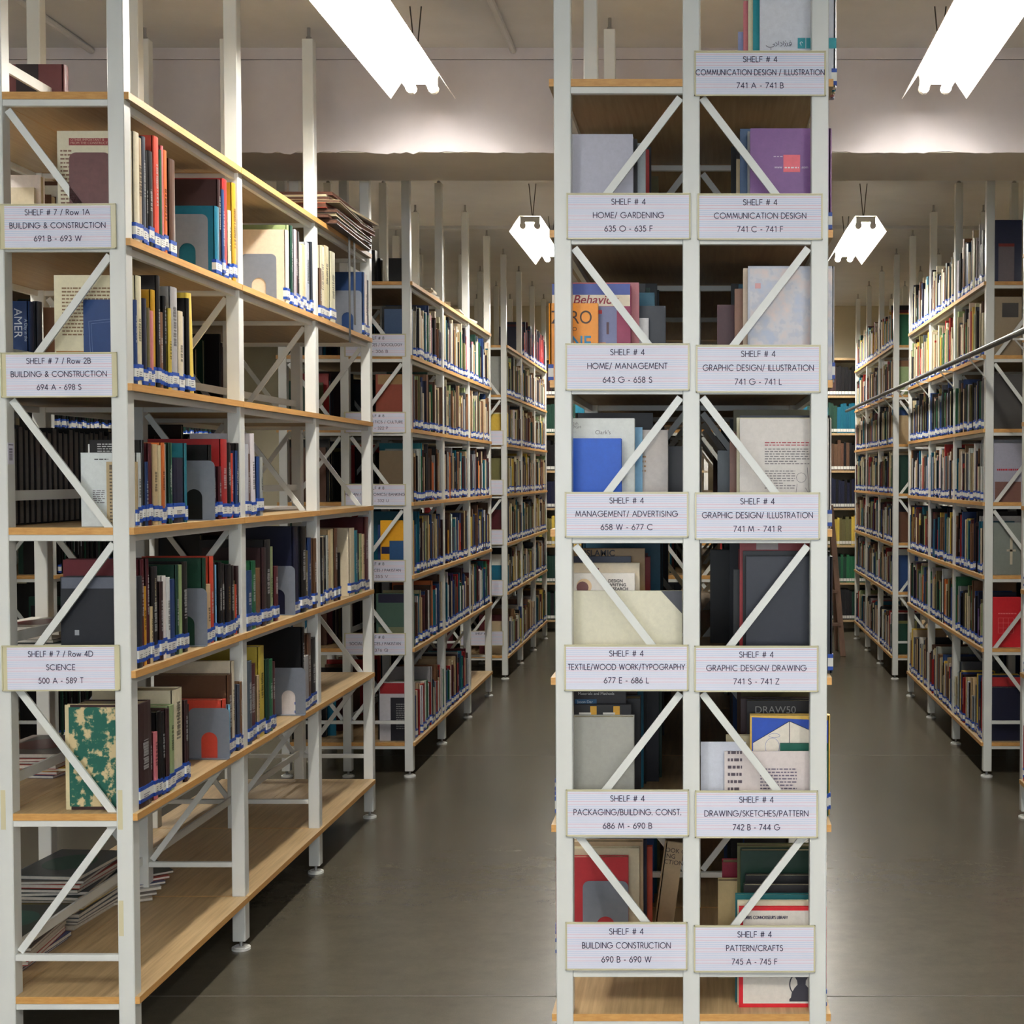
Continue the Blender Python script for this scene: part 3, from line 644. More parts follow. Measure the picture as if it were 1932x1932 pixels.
b = MB(); wv = unproj(1287,900,3.40)[0]-unproj(1050,900,3.40)[0]; b.prism([(wv-.052,h),(wv-.0005,h-.056),(wv-.0005,h)][::-1],-.0008,0,'y',srgb(74,74,82)); link('dark_corner', b.mesh('dark_corner', M_BOOK), t)
t,h = cb(4,1050,1197,1082,3.43,.025,'w',-1,'white paperback reading DESIGN WRITING RESEARCH',col=srgb(226,220,212))
flat_text(t,'DESIGN\nWRITING\nRESEARCH',.128,h-.022,.0105,(50,44,44),bold=.0003)
b = MB(); P = arc(.064,h-.035,.015,.015,0,360,20); b.quad([(p[0],-.0012,p[1]) for p in P[:-1]],srgb(120,70,66)); P = arc(.068,h-.032,.019,.019,0,360,20); b.quad([(p[0],-.0008,p[1]) for p in P[:-1]],srgb(222,190,150)); link('disc_print', b.mesh('disc_print', M_BOOK), t)
t,h = cb(4,1050,1206,1063,3.465,.03,'c',-1,'cream jacketed book behind the white paperback'); panel(t,'red_mark',.093,.106,h-.025,h-.012,(130,50,50))
cb(4,1050,1190,1050,3.50,.016,'n',-1,'dark blue book peeking over the cream jacket')
t,h = cb(4,1050,1216,1035,3.525,.03,'U',-1,'yellow brown book reading ISLAMIC',col=srgb(150,116,66)); flat_text(t,'ISLAMIC',.070,h-.019,.022,(40,26,22),bold=.0005)
t,h = cb(5,1046,1195,1353,3.40,.035,'l',-1,'plain grey cloth hardback',col=srgb(160,160,152)); 
t,h = cb(5,1046,1190,1330,3.44,.018,'k',-1,'black and yellow patterned book',col=srgb(40,38,40))
wv=.19
for xx in (.030,.088,.146): panel(t,'yellow_block',xx,xx+.016,h-.03,h-.003,(232,176,60)); 
for xx in (.060,.120): panel(t,'white_block',xx,xx+.03,h-.024,h-.019,(226,222,214),y=-.001)
t,h = cb(5,1046,1180,1296,3.47,.03,'K',-1,'black textbook reading Materials and Methods',col=srgb(44,38,42)); flat_text(t,'Materials and Methods',.058,h-.020,.010,(220,220,220)); panel(t,'blue_strip',.05,.105,h-.045,h-.031,(40,90,130)); flat_text(t,'Jason Dar',.056,h-.041,.010,(200,210,220),y=-.001)
cb(5,1046,1207,1318,3.51,.06,'K',-1,'thick charcoal book behind the black textbook')
cb(5,1046,1200,1300,3.60,.06,'M',-1,'dark brown volume at the back')
# bottom shelf left: red book with bookend
t,h = cb(6,1046,1184,1617,3.75,.02,'r',-1,'red cloth hardback behind a grey bookend',col=srgb(186,52,60))
cb(6,1046,1205,1600,3.785,.02,'c',-1,'cream book with worn top edge')
cb(6,1046,1212,1588,3.81,.03,'e',-1,'beige book in cloudy plastic')
cb(6,1046,1219,1585,3.85,.016,'n',-1,'navy book beside the red spine')
cb(6,1046,1230,1597,3.88,.016,'R',-1,'orange red book at the right of the row')
xa = unproj(1097,900,3.74)[0]; xb = unproj(1184,900,3.74)[0]
bookend(xb, 3.745, SH[6]+.001, xb-xa, unproj(1100,1663,3.745)[1]-SH[6], 'grey bookend with an arch in front of the red book, bottom centre', side=1)
t = add_book(unproj(1232,900,3.95)[0], 3.95, SH[6]+.001, .010, .262, .055, 'e', -1, 'beige book leaning at the right, reading ING CTION, bottom shelf, centre rack', G4, sticker=False, band=False, rnd=random.Random(5))
t.rotation_euler = (0, .13, 0); flat_text(t,'OOK OF\nING\nCTION',.004,.232,.018,(60,44,40))
# right column (spines face the right aisle)
t,h = cb(0,1433,1576,-20,3.40,.03,'w',1,'white book with a turquoise block and script',col=srgb(222,224,232))
wv = unproj(1576,900,3.40)[0]-unproj(1433,900,3.40)[0]
zt = lambda y, Y=3.40: unproj(1400,y,Y)[1]-SH[0]
panel(t,'turquoise_block',-.095+.0,-.0005,zt(92),zt(72),(58,160,172))
panel(t,'turquoise_line',-.076,-.0745,zt(92),zt(72),(222,226,232),y=-.001)
# cursive script drawn as strokes
b = MB(); x = -.112; zz = zt(86)
def rib(P, th, y=-.0011, col=srgb(50,46,70)):
    for (ax, az), (bx, bz) in zip(P[:-1], P[1:]):
        l = math.hypot(bx-ax, bz-az) or 1; nx, nz = -(bz-az)/l*th/2, (bx-ax)/l*th/2
        b.quad([(ax-nx,y,az-nz),(bx-nx,y,bz-nz),(bx+nx,y,bz+nz),(ax+nx,y,az+nz)],col)
def sA(x): rib([(x,zz),(x,zz+.010)],.0012)
def sR(x): rib(arc(x-.004,zz+.002,.004,.005,60,-80,6),.0012)
def sD(x): rib(arc(x-.004,zz+.002,.004,.004,100,-110,8),.0012)
rib(arc(x-.001,zz+.004,.003,.003,0,360,8),.0012); rib([(x+.002,zz+.004),(x,zz-.001),(x-.006,zz-.001)],.0012); rib([(x-.002,zz+.010),(x,zz+.010)],.0014)
sR(x-.008); sR(x-.013); rib([(x-.014,zz+.010),(x-.012,zz+.010)],.0014); sA(x-.018); sD(x-.021); sA(x-.030); sD(x-.033)
rib(arc(x-.050,zz,.010,.005,180,350,10)+[(x-.041,zz+.004)],.0012); rib([(x-.044,zz+.001),(x-.040,zz+.003)],.0012); rib([(x-.050,zz-.009),(x-.047,zz-.009)],.0014)
rib(arc(-.086,zt(82),.003,.003,0,250,8)+[(-.0865,zt(82)-.006)],.0013,col=srgb(240,244,246),y=-.0012)
link('script_lettering', b.mesh('script_lettering', M_BOOK), t)
cb(0,1420,1574,-30,3.435,.012,'t',1,'turquoise book beside the white one',col=srgb(34,148,160))
cb(0,1411,1574,-30,3.45,.02,'c',1,'cream edged tall book behind the turquoise one'); cb(0,1402,1572,2,3.475,.02,'p',1,'pinkish book')
cb(0,1392,1572,60,3.50,.02,'x',1,'short pale blue book at the left of the row',col=srgb(150,160,200))
t,h = cb(1,1415,1568,242,3.40,.03,'P',1,'purple book with a pink square',col=srgb(134,92,150))
wv = unproj(1568,900,3.40)[0]-unproj(1415,900,3.40)[0]; kp = 3.40/2600
sqx = -(1568-1477)*kp; sqz = unproj(1400,325,3.40)[1]-SH[1]
panel(t,'pink_square',sqx,sqx+.041,sqz,sqz+.042,(240,110,124)); flat_text(t,'www',sqx-.022,sqz+.009,.009,(235,220,235)); flat_text(t,'.com',sqx+.043,sqz+.009,.009,(235,220,235)); gibber(t,sqx+.003,sqx+.038,sqz+.009,1,.008,(250,230,235),seed=4); gibber(t,sqx-.024,sqx-.002,sqz+.037,1,.003,(235,220,235),seed=4)
cb(1,1410,1566,248,3.435,.02,'l',1,'pale grey book with shredded plastic'); cb(1,1396,1566,243,3.46,.03,'b',1,'slate blue book behind the purple one',col=srgb(66,92,128)); cb(1,1389,1564,300,3.495,.02,'e',1,'short beige book with a mottled spine')
t,h = cb(2,1411,1574,502,3.40,.035,'x',1,'plastic wrapped book with a pale map cover',col=srgb(188,192,204))
panel(t,'map_land',-.206,-.13,h-.16,h-.03,(196,190,184),y=-.0006); panel(t,'pink_stamp',-.196,-.182,h-.055,h-.042,(214,160,160),y=-.001)
MAPM = noisy('pale_map_print', srgb(178,186,206), srgb(214,196,192), (1,1,1), 14, (.25,.3), 3, c3=srgb(196,194,200), contrast=(.38,.62)); b = MB(); b.box(-.208,-.006,-.0008,0,.006,h-.006); link('map_print', b.mesh('map_print', MAPM), t)
cb(2,1402,1572,506,3.44,.03,'c',1,'cream edged book behind the map cover'); cb(2,1386,1570,545,3.475,.03,'u',1,'brown book behind the map cover',col=srgb(132,88,62)); cb(2,1353,1570,575,3.55,.03,'m',1,'dark maroon book deep in the row')
t,h = cb(3,1396,1569,790,3.40,.025,'c',1,'white paperback back cover with small print and a sketch',col=srgb(214,208,202))
gibber(t,-.165,-.055,h-.060,2,.006,(170,60,70),seed=2); gibber(t,-.165,-.055,h-.076,7,.006,(120,116,116),seed=3); gibber(t,-.165,-.09,h-.130,8,.006,(130,126,126),seed=6)
b = MB(); rib(arc(-.075,h-.145,.012,.012,0,360,12),.0008,y=-.001); rib([(-.085,h-.16),(-.09,h-.2),(-.07,h-.19)],.0008,y=-.001); rib([(-.06,h-.12),(-.055,h-.19)],.0008,y=-.001); rib([(-.065,h-.17),(-.045,h-.2),(-.05,h-.15)],.0008,y=-.001); link('sketch_print', b.mesh('sketch_print', M_BOOK), t)
cb(3,1390,1568,788,3.43,.02,'c',1,'cream book just behind the small print cover'); cb(3,1396,1566,784,3.455,.016,'n',1,'dark blue book top edge behind the white covers'); cb(3,1377,1566,815,3.475,.03,'U',1,'brown spine book',col=srgb(120,78,60)); cb(3,1354,1562,850,3.53,.05,'s',1,'slate volume deep in the row')
t,h = cb(4,1408,1572,1050,3.40,.04,'S',1,'large black cloth hardback with worn edges',col=srgb(44,46,56))
cb(4,1402,1566,1040,3.445,.02,'K',1,'charcoal book edge behind the black hardback'); t,h = cb(4,1396,1562,1022,3.47,.03,'R',1,'red and white striped book',col=srgb(170,50,54)); panel(t,'white_stripe',-.18,-.125,h-.02,h-.001,(196,180,176)); cb(4,1384,1560,1075,3.51,.03,'K',1,'black volume with a white edge'); cb(4,1340,1560,1038,4.02,.05,'K',1,'cover coloured dark for the shade at the back')  # the last cover's dark colour stands in for the shade of a deep gap
# sixth shelf right: papers and drawing books
t,h = cb(5,1367,1562,1418,3.38,.008,'w',1,'pale catalogue sheet with two columns of print',col=srgb(216,206,204),sticker=False); gibber(t,-.245,-.21,h-.006,10,.018,(90,80,90),seed=8); gibber(t,-.165,-.075,h-.045,14,.008,(110,100,120),seed=9); panel(t,'blue_dot',-.158,-.153,h-.046,h-.041,(40,110,190))
t,h = cb(5,1322,1408,1400,3.395,.006,'w',1,'plain white paper folder at the left',col=srgb(212,216,228),sticker=False)
t,h = cb(5,1473,1564,1403,3.41,.01,'g',1,'dark green book between paper and tent picture',col=srgb(24,92,76))
t,h = cb(5,1416,1568,1350,3.425,.03,'y',1,'blue and yellow book with a tent drawing',col=srgb(232,190,92))
b = MB(); wv = unproj(1568,900,3.425)[0]-unproj(1416,900,3.425)[0]
b.quad([(-wv+.004,-.0008,.02),(-.006,-.0008,.02),(-.006,-.0008,h-.012),(-wv+.004,-.0008,h-.004)],srgb(44,80,178)); xa=-wv+.007; b.quad([(xa,-.0011,.02),(-.016,-.0011,.02),(-.016,-.0011,h-.052),(-wv+.098,-.0011,h-.014),(xa,-.0011,h-.068)],srgb(230,222,208)); rib([(xa,h-.068),(-wv+.098,h-.014),(-.016,h-.052)],.0016,y=-.0014,col=srgb(30,30,50)); rib([(-wv+.098,h-.014),(-wv+.098,.05)],.0016,y=-.0014,col=srgb(30,30,50)); rib(arc(-wv+.055,h-.078,.018,.022,0,360,16),.0008,y=-.0014,col=srgb(90,110,180)); rib(arc(-wv+.060,h-.050,.014,.005,0,360,16),.0008,y=-.0014,col=srgb(90,110,180)); link('tent_print', b.mesh('tent_print', M_BOOK), t)
cb(5,1370,1560,1388,3.46,.02,'C',1,'tan book reading ACTION in part',col=srgb(180,170,140))
t,h = cb(5,1410,1562,1322,3.49,.03,'K',1,'black book reading DRAW50',col=srgb(42,38,38)); flat_text(t,'DRAW50',-.185,h-.032,.026,(150,146,140))
cb(5,1398,1560,1318,3.53,.03,'M',1,'dark brown book edge behind the black drawing book')
t,h = cb(6,1395,1562,1712,3.3725,.014,'r',1,"red bordered white magazine book reading ORBIS CONNOISSEUR'S LIBRARY",col=srgb(204,36,48))
wv = unproj(1562,900,3.37)[0]-unproj(1395,900,3.37)[0]
panel(t,'white_field',-wv+.010,-.004,.010,h-.008,(214,208,200)); b = MB(); letters(b,"ORBIS CONNOISSEUR'S LIBRARY",-wv+.066,h-.028,.108,.0065,.0014,-.0012); link('lettering', b.mesh('lettering', M_INK), t)
b = MB()                                               # bronze vessel print, silhouette by half profile
pf = [(.000,.030),(.006,.030),(.010,.026),(.022,.024),(.034,.017),(.042,.010),(.052,.011),(.064,.018),(.078,.019),(.088,.014),(.096,.020),(.100,.022)]
for (z0, r0), (z1, r1) in zip(pf[:-1], pf[1:]): b.quad([(-.062-r0,-.0012,.015+z0),(-.062+r0,-.0012,.015+z0),(-.062+r1,-.0012,.015+z1),(-.062-r1,-.0012,.015+z1)],srgb(58,56,66))
rib(arc(-.078,.058,.013,.022,120,250,8),.003,y=-.0013,col=srgb(58,56,66)); link('vessel_print', b.mesh('vessel_print', M_BOOK), t)
cb(6,1392,1560,1700,3.388,.012,'c',1,'white topped thin book behind the red border'); t,h = cb(6,1388,1560,1688,3.405,.016,'T',1,'teal book with worn white edge',col=srgb(26,92,96)); cb(6,1404,1556,1670,3.43,.02,'K',1,'black book with silver edges'); cb(6,1407,1556,1652,3.455,.02,'k',1,'black patterned book behind the silver edged one')
cb(6,1398,1556,1605,3.49,.03,'G',1,'large dark green book',col=srgb(26,54,42)); cb(6,1392,1556,1596,3.525,.03,'O',1,'dark olive book top edge'); cb(6,1355,1545,1662,3.57,.03,'e',1,'cream paperback with a printed panel'); cb(6,1363,1540,1627,3.62,.04,'r',1,'red narrow book at the back',col=srgb(140,40,60))

# near left rack: covers and bookends
def endbook(k, x0, yt, code, label, Y=YA+.004, th=.008, col=None, x1=252, sticker=False):
    return cover_book('LA', k, x0, x1, yt, Y, th, code, 1, label, G1, col=col, sticker=sticker)
bookend(unproj(228,900,YA+.05)[0]+.0, YA+.016, SH[1]+.001, .105, unproj(150,289,YA+.02)[1]-SH[1], 'maroon bookend in front of the cream back cover, near left rack, second shelf', m=M_MAR, side=1, foot=.02, arch=False)
def be(k, x0, x1, yt, yspine, label):
    z = SH[k]+.001; Yq = y_on(yspine, XS, z); Y = YREC[(k, yspine)]-.003
    xb = unproj(x1, 900, Y)[0]; bookend(xb, Y, z, .122, unproj(x1, yt, Y)[1]-z, label, side=1, foot=.06)
be(1,335,397,404,408,'grey bookend against a teal book, near left rack, second shelf, nearest bay')
be(1,465,525,479,541,'grey bookend against a cream cover, near left rack, second shelf, middle bay')
be(1,638,685,548,691,'grey bookend against a blue topped cover, near left rack, farthest bay')
be(3,362,405,869,401,'grey bookend with flags seen through its arch, near left rack, fourth shelf')
be(4,361,388,1110,388,'narrow grey bookend edge beside a cream book, near left rack, fifth shelf')
be(4,530,555,1068,561,'grey bookend against a large navy volume, near left rack, fifth shelf, middle bay')
be(5,368,428,1336,434,'grey bookend against a red cover, near left rack, sixth shelf, nearest bay')
be(5,528,573,1260,570,'grey bookend with white paper in its arch, near left rack, sixth shelf, middle bay')

spine_text(RL3['x406'], 'SPELLING', .014, (200,196,190), .8); spine_text(RL4['x292'], 'historical terms', .013, (206,196,160), .88); spine_text(RL4['x431.5'], 'PHYSICS', .019, (150,120,60), .7)
spine_text(RL5['x334.5'], 'Wild America', .016, (60,50,60), .86); spine_text(RL1['x285'], 'NATO', .008, (200,170,110), .9) if False else None
# print on the covers that face the viewer in the end cell
t, h, d = RL1[0]; panel(t, 'red_title_block', -d+.030, -.012, h-.036, h-.018, (140,50,54)); flat_text(t, 'OTHER IMPORTANT B\nFROM THE CONSTRUCT', -d+.034, h-.025, .0085, (210,170,150), y=-.001); gibber(t, -d+.008, -d+.036, h-.052, 18, .010, (130,96,76), seed=21)
t, h, d = RL2[1]; panel(t, 'wood_print', -d+.004, -.002, .004, .085, (176,120,62)); gibber(t, -d+.02, -.03, h-.035, 14, .009, (140,110,80), seed=22)
t, h, d = RL2[0]; b = MB(); rib([(-d+.02,.0),(-d+.014,h-.055),(-.02,h-.045),(-.02,.0)],.0012,y=-.0009,col=srgb(110,130,170)); rib([(-d+.026,.0),(-d+.02,h-.061),(-.026,h-.052),(-.026,.0)],.0008,y=-.0009,col=srgb(110,130,170)); link('frame_print', b.mesh('frame_print', M_BOOK), t)
t, h, d = RL3[0]; gibber(t, -d+.008, -.004, h-.02, 20, .0085, (96,84,72), seed=23); panel(t, 'column_head', -d+.008, -.02, h-.016, h-.008, (110,98,84))
t, h, d = RL3[1]; gibber(t, -d+.035, -d+.07, h-.018, 1, .006, (50,46,50), seed=24); gibber(t, -d+.03, -d+.06, .09, 7, .005, (110,106,110), seed=25)
t, h, d = RL3[2]; gibber(t, -d+.02, -.02, h-.012, 4, .006, (190,190,190), seed=26)
t, h, d = RL4[0]; panel(t, 'white_house', -d+.035, -d+.046, .085, .098, (150,154,160)); panel(t, 'pale_field', -d+.003, -.002, h-.03, h-.002, (96,100,112))
# left column of the near left rack, seen past the middle posts
XM = XLr-WL; G7 = 'volumes on the hidden side of the near left rack'
z = SH[3]+.001; y = YA+.075; rnd = random.Random(9)
for i in range(26):
    th = rnd.uniform(.028,.036); add_book(XM-.232, y, z, th-.001, .258+rnd.uniform(-.01,.004), .215, 'k', -1, 'black bound volume, %s of the dark row left of the middle posts' % ordn(i), G7, rnd=rnd, sticker=False, band=False, pagecol=srgb(120,116,112)); y += th
    if y > YA+.74: break
for n, (x0,x1,yt,cd_,lab) in enumerate(((20,60,568,'b','blue book reading AMER behind the near left post'),(60,76,568,'s','slate book beside the blue one behind the near left post'),(80,132,580,'U','brown soft cover book behind the near left post'))):
    Y = YA+.40+n*.05; t, h = cover_book('LA', 2, x0+6, x1, yt, Y, .03, cd_, 1, lab, G7, sticker=False)
    if n == 0: flat_text(t, 'AMER', -.042, h-.02, .032, (190,200,214), rot=-math.pi/2); flat_text(t, 'A Day in the', -.014, h-.05, .012, (170,190,210), rot=-math.pi/2)
t, h = cover_book('LA', 0, 28, 132, 121, YA+.30, .03, 'm', 1, 'dark red and brown mottled book standing on the top shelf at left', G7, col=srgb(110,64,66), sticker=False)
panel(t, 'dark_block', -.13, -.07, .0, h, (44,34,38))
def flat_item(name, label, cat, grp, x, y, z, w, d, th, col, yaw, page=(214,208,196), deco=None):
    t = thing(name, label, cat, (x, y, z), grp, rot=(0, 0, yaw))
    b = MB(); b.box(-w/2, w/2, -d/2, d/2, th*.86, th, srgb(*col)); b.box(-w/2, w/2, -d/2, d/2, 0, th*.14, srgb(*col)); link('cover', b.mesh('cover', M_BOOK), t)
    b = MB(); b.box(-w/2+.001, w/2-.001, -d/2+.001, d/2-.001, th*.14, th*.86, srgb(*page)); link('page_block', b.mesh('page_block', M_PAGE), t)
    if deco:
        b = MB(); P = arc(0, 0, w*.36, d*.3, 0, 360, 16)[:-1]; b.quad([(p[0], p[1], th+.0004) for p in P], srgb(*deco)); link('cover_print', b.mesh('cover_print', M_BOOK), t)
    return t
MCOL = [(196,186,170),(60,70,110),(206,176,70),(120,110,104),(170,60,50),(90,96,100),(214,210,200),(54,60,56)]
def mag_stack(k, x, y, n, where, grp, seed, w=.21, d=.28):
    rnd = random.Random(seed); z = SH[k]+.0006
    for i in range(n):
        th = rnd.uniform(.006,.014); c = rnd.choice(MCOL)
        flat_item('magazine', 'glossy magazine, %s from the bottom of the %s' % (ordn(i), where), 'magazine', grp, x+rnd.uniform(-.008,.008), y+rnd.uniform(-.012,.012), z, w, d, th, c, rnd.uniform(-.12,.12), deco=rnd.choice([(40,90,80),(120,40,40),(60,60,70),(180,140,60)])); z += th+.0004
XH = XM-.14
mag_stack(6, XH+.01, YA+.30, 9, 'front pile on the near left bottom shelf', 'magazines on the bottom shelf', 1)
mag_stack(6, XH+.01, YA+.66, 13, 'taller pile on the near left bottom shelf', 'magazines on the bottom shelf', 2)
mag_stack(4, XH, YA+.55, 6, 'pile on the fifth shelf, near left rack', 'magazines on the fifth shelf', 3)
mag_stack(5, XH, YA+.55, 7, 'pile on the sixth shelf, near left rack', 'magazines on the sixth shelf', 4)
for i in range(6):
    flat_item('magazine', 'fanned magazine sliding off the tall pile, %s from the left' % ordn(i), 'magazine', 'magazines on the bottom shelf', XH+.06+.0*i, YA+.86+i*.022, SH[6]+.002+.009*i, .20, .27, .008, MCOL[(i*3) % 8], .5+.04*i)
# old folders with ribbons piled on the top
z = SH[0]+.0006; rnd = random.Random(12)
for i, (c, th) in enumerate((((40,32,30),.018),((70,40,36),.012),((206,196,170),.010),((44,36,34),.014),((150,60,44),.020),((190,176,140),.010),((60,42,38),.014),((206,200,180),.008),((96,50,44),.012))):
    flat_item('folder', 'worn %s folder in the top pile, %s from the bottom' % (['black','dark red','cream paper','black brown','rust red','tan paper','brown','cream','maroon'][i], ordn(i)), 'folder', 'old folders piled on the near left rack', XS-.155+rnd.uniform(-.01,.01)+.03, YA+2*L+.42+rnd.uniform(-.02,.02), z, .33, .62, th, c, rnd.uniform(-.09,.09), page=(200,186,150) if i in (2, 7) else (92,66,54)); z += th+.0004
b = MB()
for yy, z1 in ((5.50, 2.02), (5.58, 2.10)): b.box(XS+.022, XS+.0235, yy, yy+.028, z1, SH[0]+.018)
tag(link('ribbon_tie', b.mesh('ribbon_tie', M_DARK)), 'black cloth ribbons hanging down from the folder pile', 'ribbon')

# ------------------------------------------------------------------ spines of the farther racks
def code_run(key, k, bay, side, codes, rackname, group, single, hmul=1.0, start=.05, end=None, depth=None, cell=None, hb=.24):
    xl, y0, W, nb = RACKS[key]; rnd = random.Random(hash((key, k, bay, side)) & 0xffff if False else (ord(key[0])*7+ord(key[1])*13+k*101+bay*31+(side+1)*17))
    z = SH[k]+.0005; y = y0+bay*L+(max(start, .078) if bay == 0 else .043); ye = y0+(bay+1)*L-.008 if end is None else y0+bay*L+end
    xs_ = (xl+2*W+PW+.002) if side > 0 else xl-.002
    i = 0
    while True:
        code = codes[i % len(codes)]
        if code == ' ': y += .05; i += 1; 
        else:
            th = rnd.choice([.011,.015,.018,.022,.027,.032,.040] if single else [.007,.009,.012,.014,.017,.021,.027,.034])*rnd.uniform(.85,1.15); h = min(.31, max(.17, rnd.gauss(hb, .033)))*hmul
            if y+th > ye: break
            lab = '%s %s book, %s spine along the %s shelf, %s, %s' % (size_word(th, h), NAME[code], ordn(i), SHN[k], BAYN[bay], rackname)
            add_book(xs_-side*rnd.uniform(0,.014), y, z, th-.0008, h, min(.24, h*rnd.uniform(.66,.76)), code, side, lab, group, single=single, rnd=rnd); y += th; i += 1
        if y > ye: break
LBC = {1: 'ncnckGkcerccTwgbccpyksKuwcUekOc', 2: 'sccuUeaOyslbcnUGkwemCUgGucke', 3: 'UUeKllwMgtmcTeCkSkMuocsolkC', 4: 'bbtTuubMcRyksaOeYbsuwkMeC', 5: 'nucwTeUCmbuMswgnuotvrwbk', 6: 'ktbclrUewCMrwgTwmnrlkc'}
RBC = {0: 'nlckwqkwucccCkGkcCbncuU', 1: 'cccuKcKsCaecyrcekwCgaOrk', 2: 'slgKkKbCbusKGkuO', 3: 'wlxscKUrnwceUcTk', 4: 'ucTbwrkMKknuUUmTayc', 5: 'aCOkvnkKbwlUogGuKc', 6: 'rkmbyyslecKkwCCuU'}
def cover_cell(key, k, x0, x1, yt, code, label, group, side=1, col=None, Y=None):
    return cover_book(key, k, x0, x1, yt, (Y or RACKS[key][1]+.043), .03, code, side, label, group, col=col, sticker=False)
GE = 'covers seen in the end cells of the racks behind'
for k, x0, yt, cd_, lab, col in ((1,727,583,'b','blue glossy book',(60,84,120)),(2,710,706,'u','rust red and tan book',(132,62,44)),(3,716,850,'U','brown cloth binder',(112,96,74)),(4,717,982,'Y','yellow and blue book',(224,164,36)),(5,708,1120,'G','dark book with a green landscape picture',(70,96,84)),(6,713,1288,'w','white book with a dark red band',(196,194,200))):
    t, h = cover_cell('LB', k, x0, 779, yt, cd_, '%s facing out, second left rack, %s shelf' % (lab, SHN[k]), GE, col=srgb(*col))
    if k == 2: panel(t, 'tan_band', -.17, -.002, h-.05, h-.002, (140,110,70)); 
    if k == 4: panel(t, 'blue_panel', -.118, -.006, .02, h-.10, (44,84,130)); panel(t, 'navy_bar', -.158, -.118, h-.165, h-.13, (34,40,74))
    if k == 5: panel(t, 'navy_band', -.175, -.002, h-.045, h-.002, (34,34,54)); panel(t, 'meadow', -.175, -.002, .03, .10, (120,124,96))
    if k == 6: panel(t, 'red_band', -.17, -.002, h-.055, h-.002, (150,36,44)); panel(t, 'dark_panel', -.118, -.01, .0, .215, (40,40,48)); gibber(t, -.09, -.02, .18, 12, .011, (150,150,150), seed=11)
for k, x1, yt, cd_, lab, col in ((0,1925,415,'n','large navy book',(44,50,78)),(1,1926,560,'e','beige book with a dark photo',(150,134,110)),(2,1928,706,'S','dark grey volume',(62,60,58)),(3,1928,836,'x','pale blue travel book with red lettering',(170,170,186)),(4,1927,986,'l','grey green book with a pale emblem',(126,132,126)),(5,1928,1127,'r','bright red book with a printed grid',(196,36,46)),(6,1930,1297,'n','large navy volume',(28,30,52))):
    t, h = cover_cell('RB', k, 1862, x1, yt, cd_, '%s facing out, right rack, %s shelf' % (lab, SHN[k]), GE, side=-1, col=srgb(*col))
    if k == 0: panel(t, 'small_book_face', .05, .128, .0, .19, (120,110,116)); panel(t, 'red_top', .05, .128, .175, .19, (140,60,56), y=-.001)
    if k == 1: panel(t, 'dark_photo', .07, .15, h-.10, h-.03, (50,44,40))
    if k == 3: panel(t, 'brown_view', .04, .168, .0, .10, (120,86,78)); gibber(t, .05, .165, .155, 1, .022, (190,40,50), seed=3)
    if k == 4:
        panel(t, 'emblem_bar', .10, .145, .115, .125, (190,180,160)); panel(t, 'emblem', .116, .129, .05, .185, (190,180,160))
    if k == 5:
        b = MB()
        for q in range(4): b.box(.06+q*.025, .0612+q*.025, -.001, 0, .07, .145, srgb(226,120,120)); b.box(.06, .1362, -.001, 0, .07+q*.025, .0712+q*.025, srgb(226,120,120))
        link('grid_print', b.mesh('grid_print', M_BOOK), t); gibber(t, .06, .15, .165, 1, .012, (226,130,130), seed=5)
for k in (1, 2, 3, 4, 5, 6):
    code_run('LB', k, 0, 1, LBC[k], 'second left rack', 'books on the second left rack', True)
for k in range(0, 7): code_run('RB', k, 0, -1, RBC[k], 'right rack', 'books on the right rack', True)
rr = random.Random(77)
def shuf(s): l = list(s); rr.shuffle(l); return ''.join(l)
for k in range(1, 7):
    for bay in (1, 2):
        if k == 6 and bay == 2: continue
        code_run('LB', k, bay, 1, shuf(LBC[k]), '', '', False)
for k in range(0, 7):
    for bay in (1, 2): code_run('RB', k, bay, -1, shuf(RBC[k]), '', '', False)
DK = 'kKMnGumTOSkKr'
for k in range(1, 7):
    for bay in range(3):
        code_run('LC', k, bay, 1, shuf('GTckcykSuwCmKbUslUeOaUC'), '', '', False)
        code_run('RC', k, bay, -1, shuf('kuGucCmcwrOUbaSelsTMKc'), '', '', False)
        code_run('LB', k, bay, -1, shuf(DK), '', '', False); code_run('LC', k, bay, -1, shuf(DK), '', '', False)
        code_run('RB', k, bay, 1, shuf(DK+'bw'), '', '', False)
        if bay < 3: code_run('FA', k, bay, 1, 'k' if k < 5 else 'KksM', '', '', False, hb=.26); code_run('FB', k, bay, 1, 'kGkK', '', '', False, hb=.27)
        if bay > 0 and k > 0:
            code_run('CA', k, bay, -1, shuf(DK+'cweb'), '', '', False); code_run('CA', k, bay, 1, shuf(DK+'cweb'), '', '', False)
        code_run('CB', k, bay, -1, shuf(DK+'cwe'), '', '', False); code_run('CB', k, bay, 1, shuf(DK+'cwe'), '', '', False)
        code_run('RA', k, bay, -1, shuf(DK+'cweb'), '', '', False)
for bay in range(3): code_run('RC', 0, bay, -1, shuf('ktGugymcwrc'), '', '', False)
for k in range(1, 7):
    if k < 6: code_run('CA', k, 0, -1, shuf(DK), '', '', False, start=.37); code_run('CA', k, 0, 1, shuf(DK), '', '', False, start=.37)
for k in (2, 3): code_run('LA', k, 1, -1, 'kKkM', '', '', False)
code_run('LA', 1, 0, -1, 'cuw', '', '', False, start=.5)
for k in (1, 2, 3, 4, 5): code_run('LA', k, 2, -1, 'kMKuG', '', '', False, end=.4)

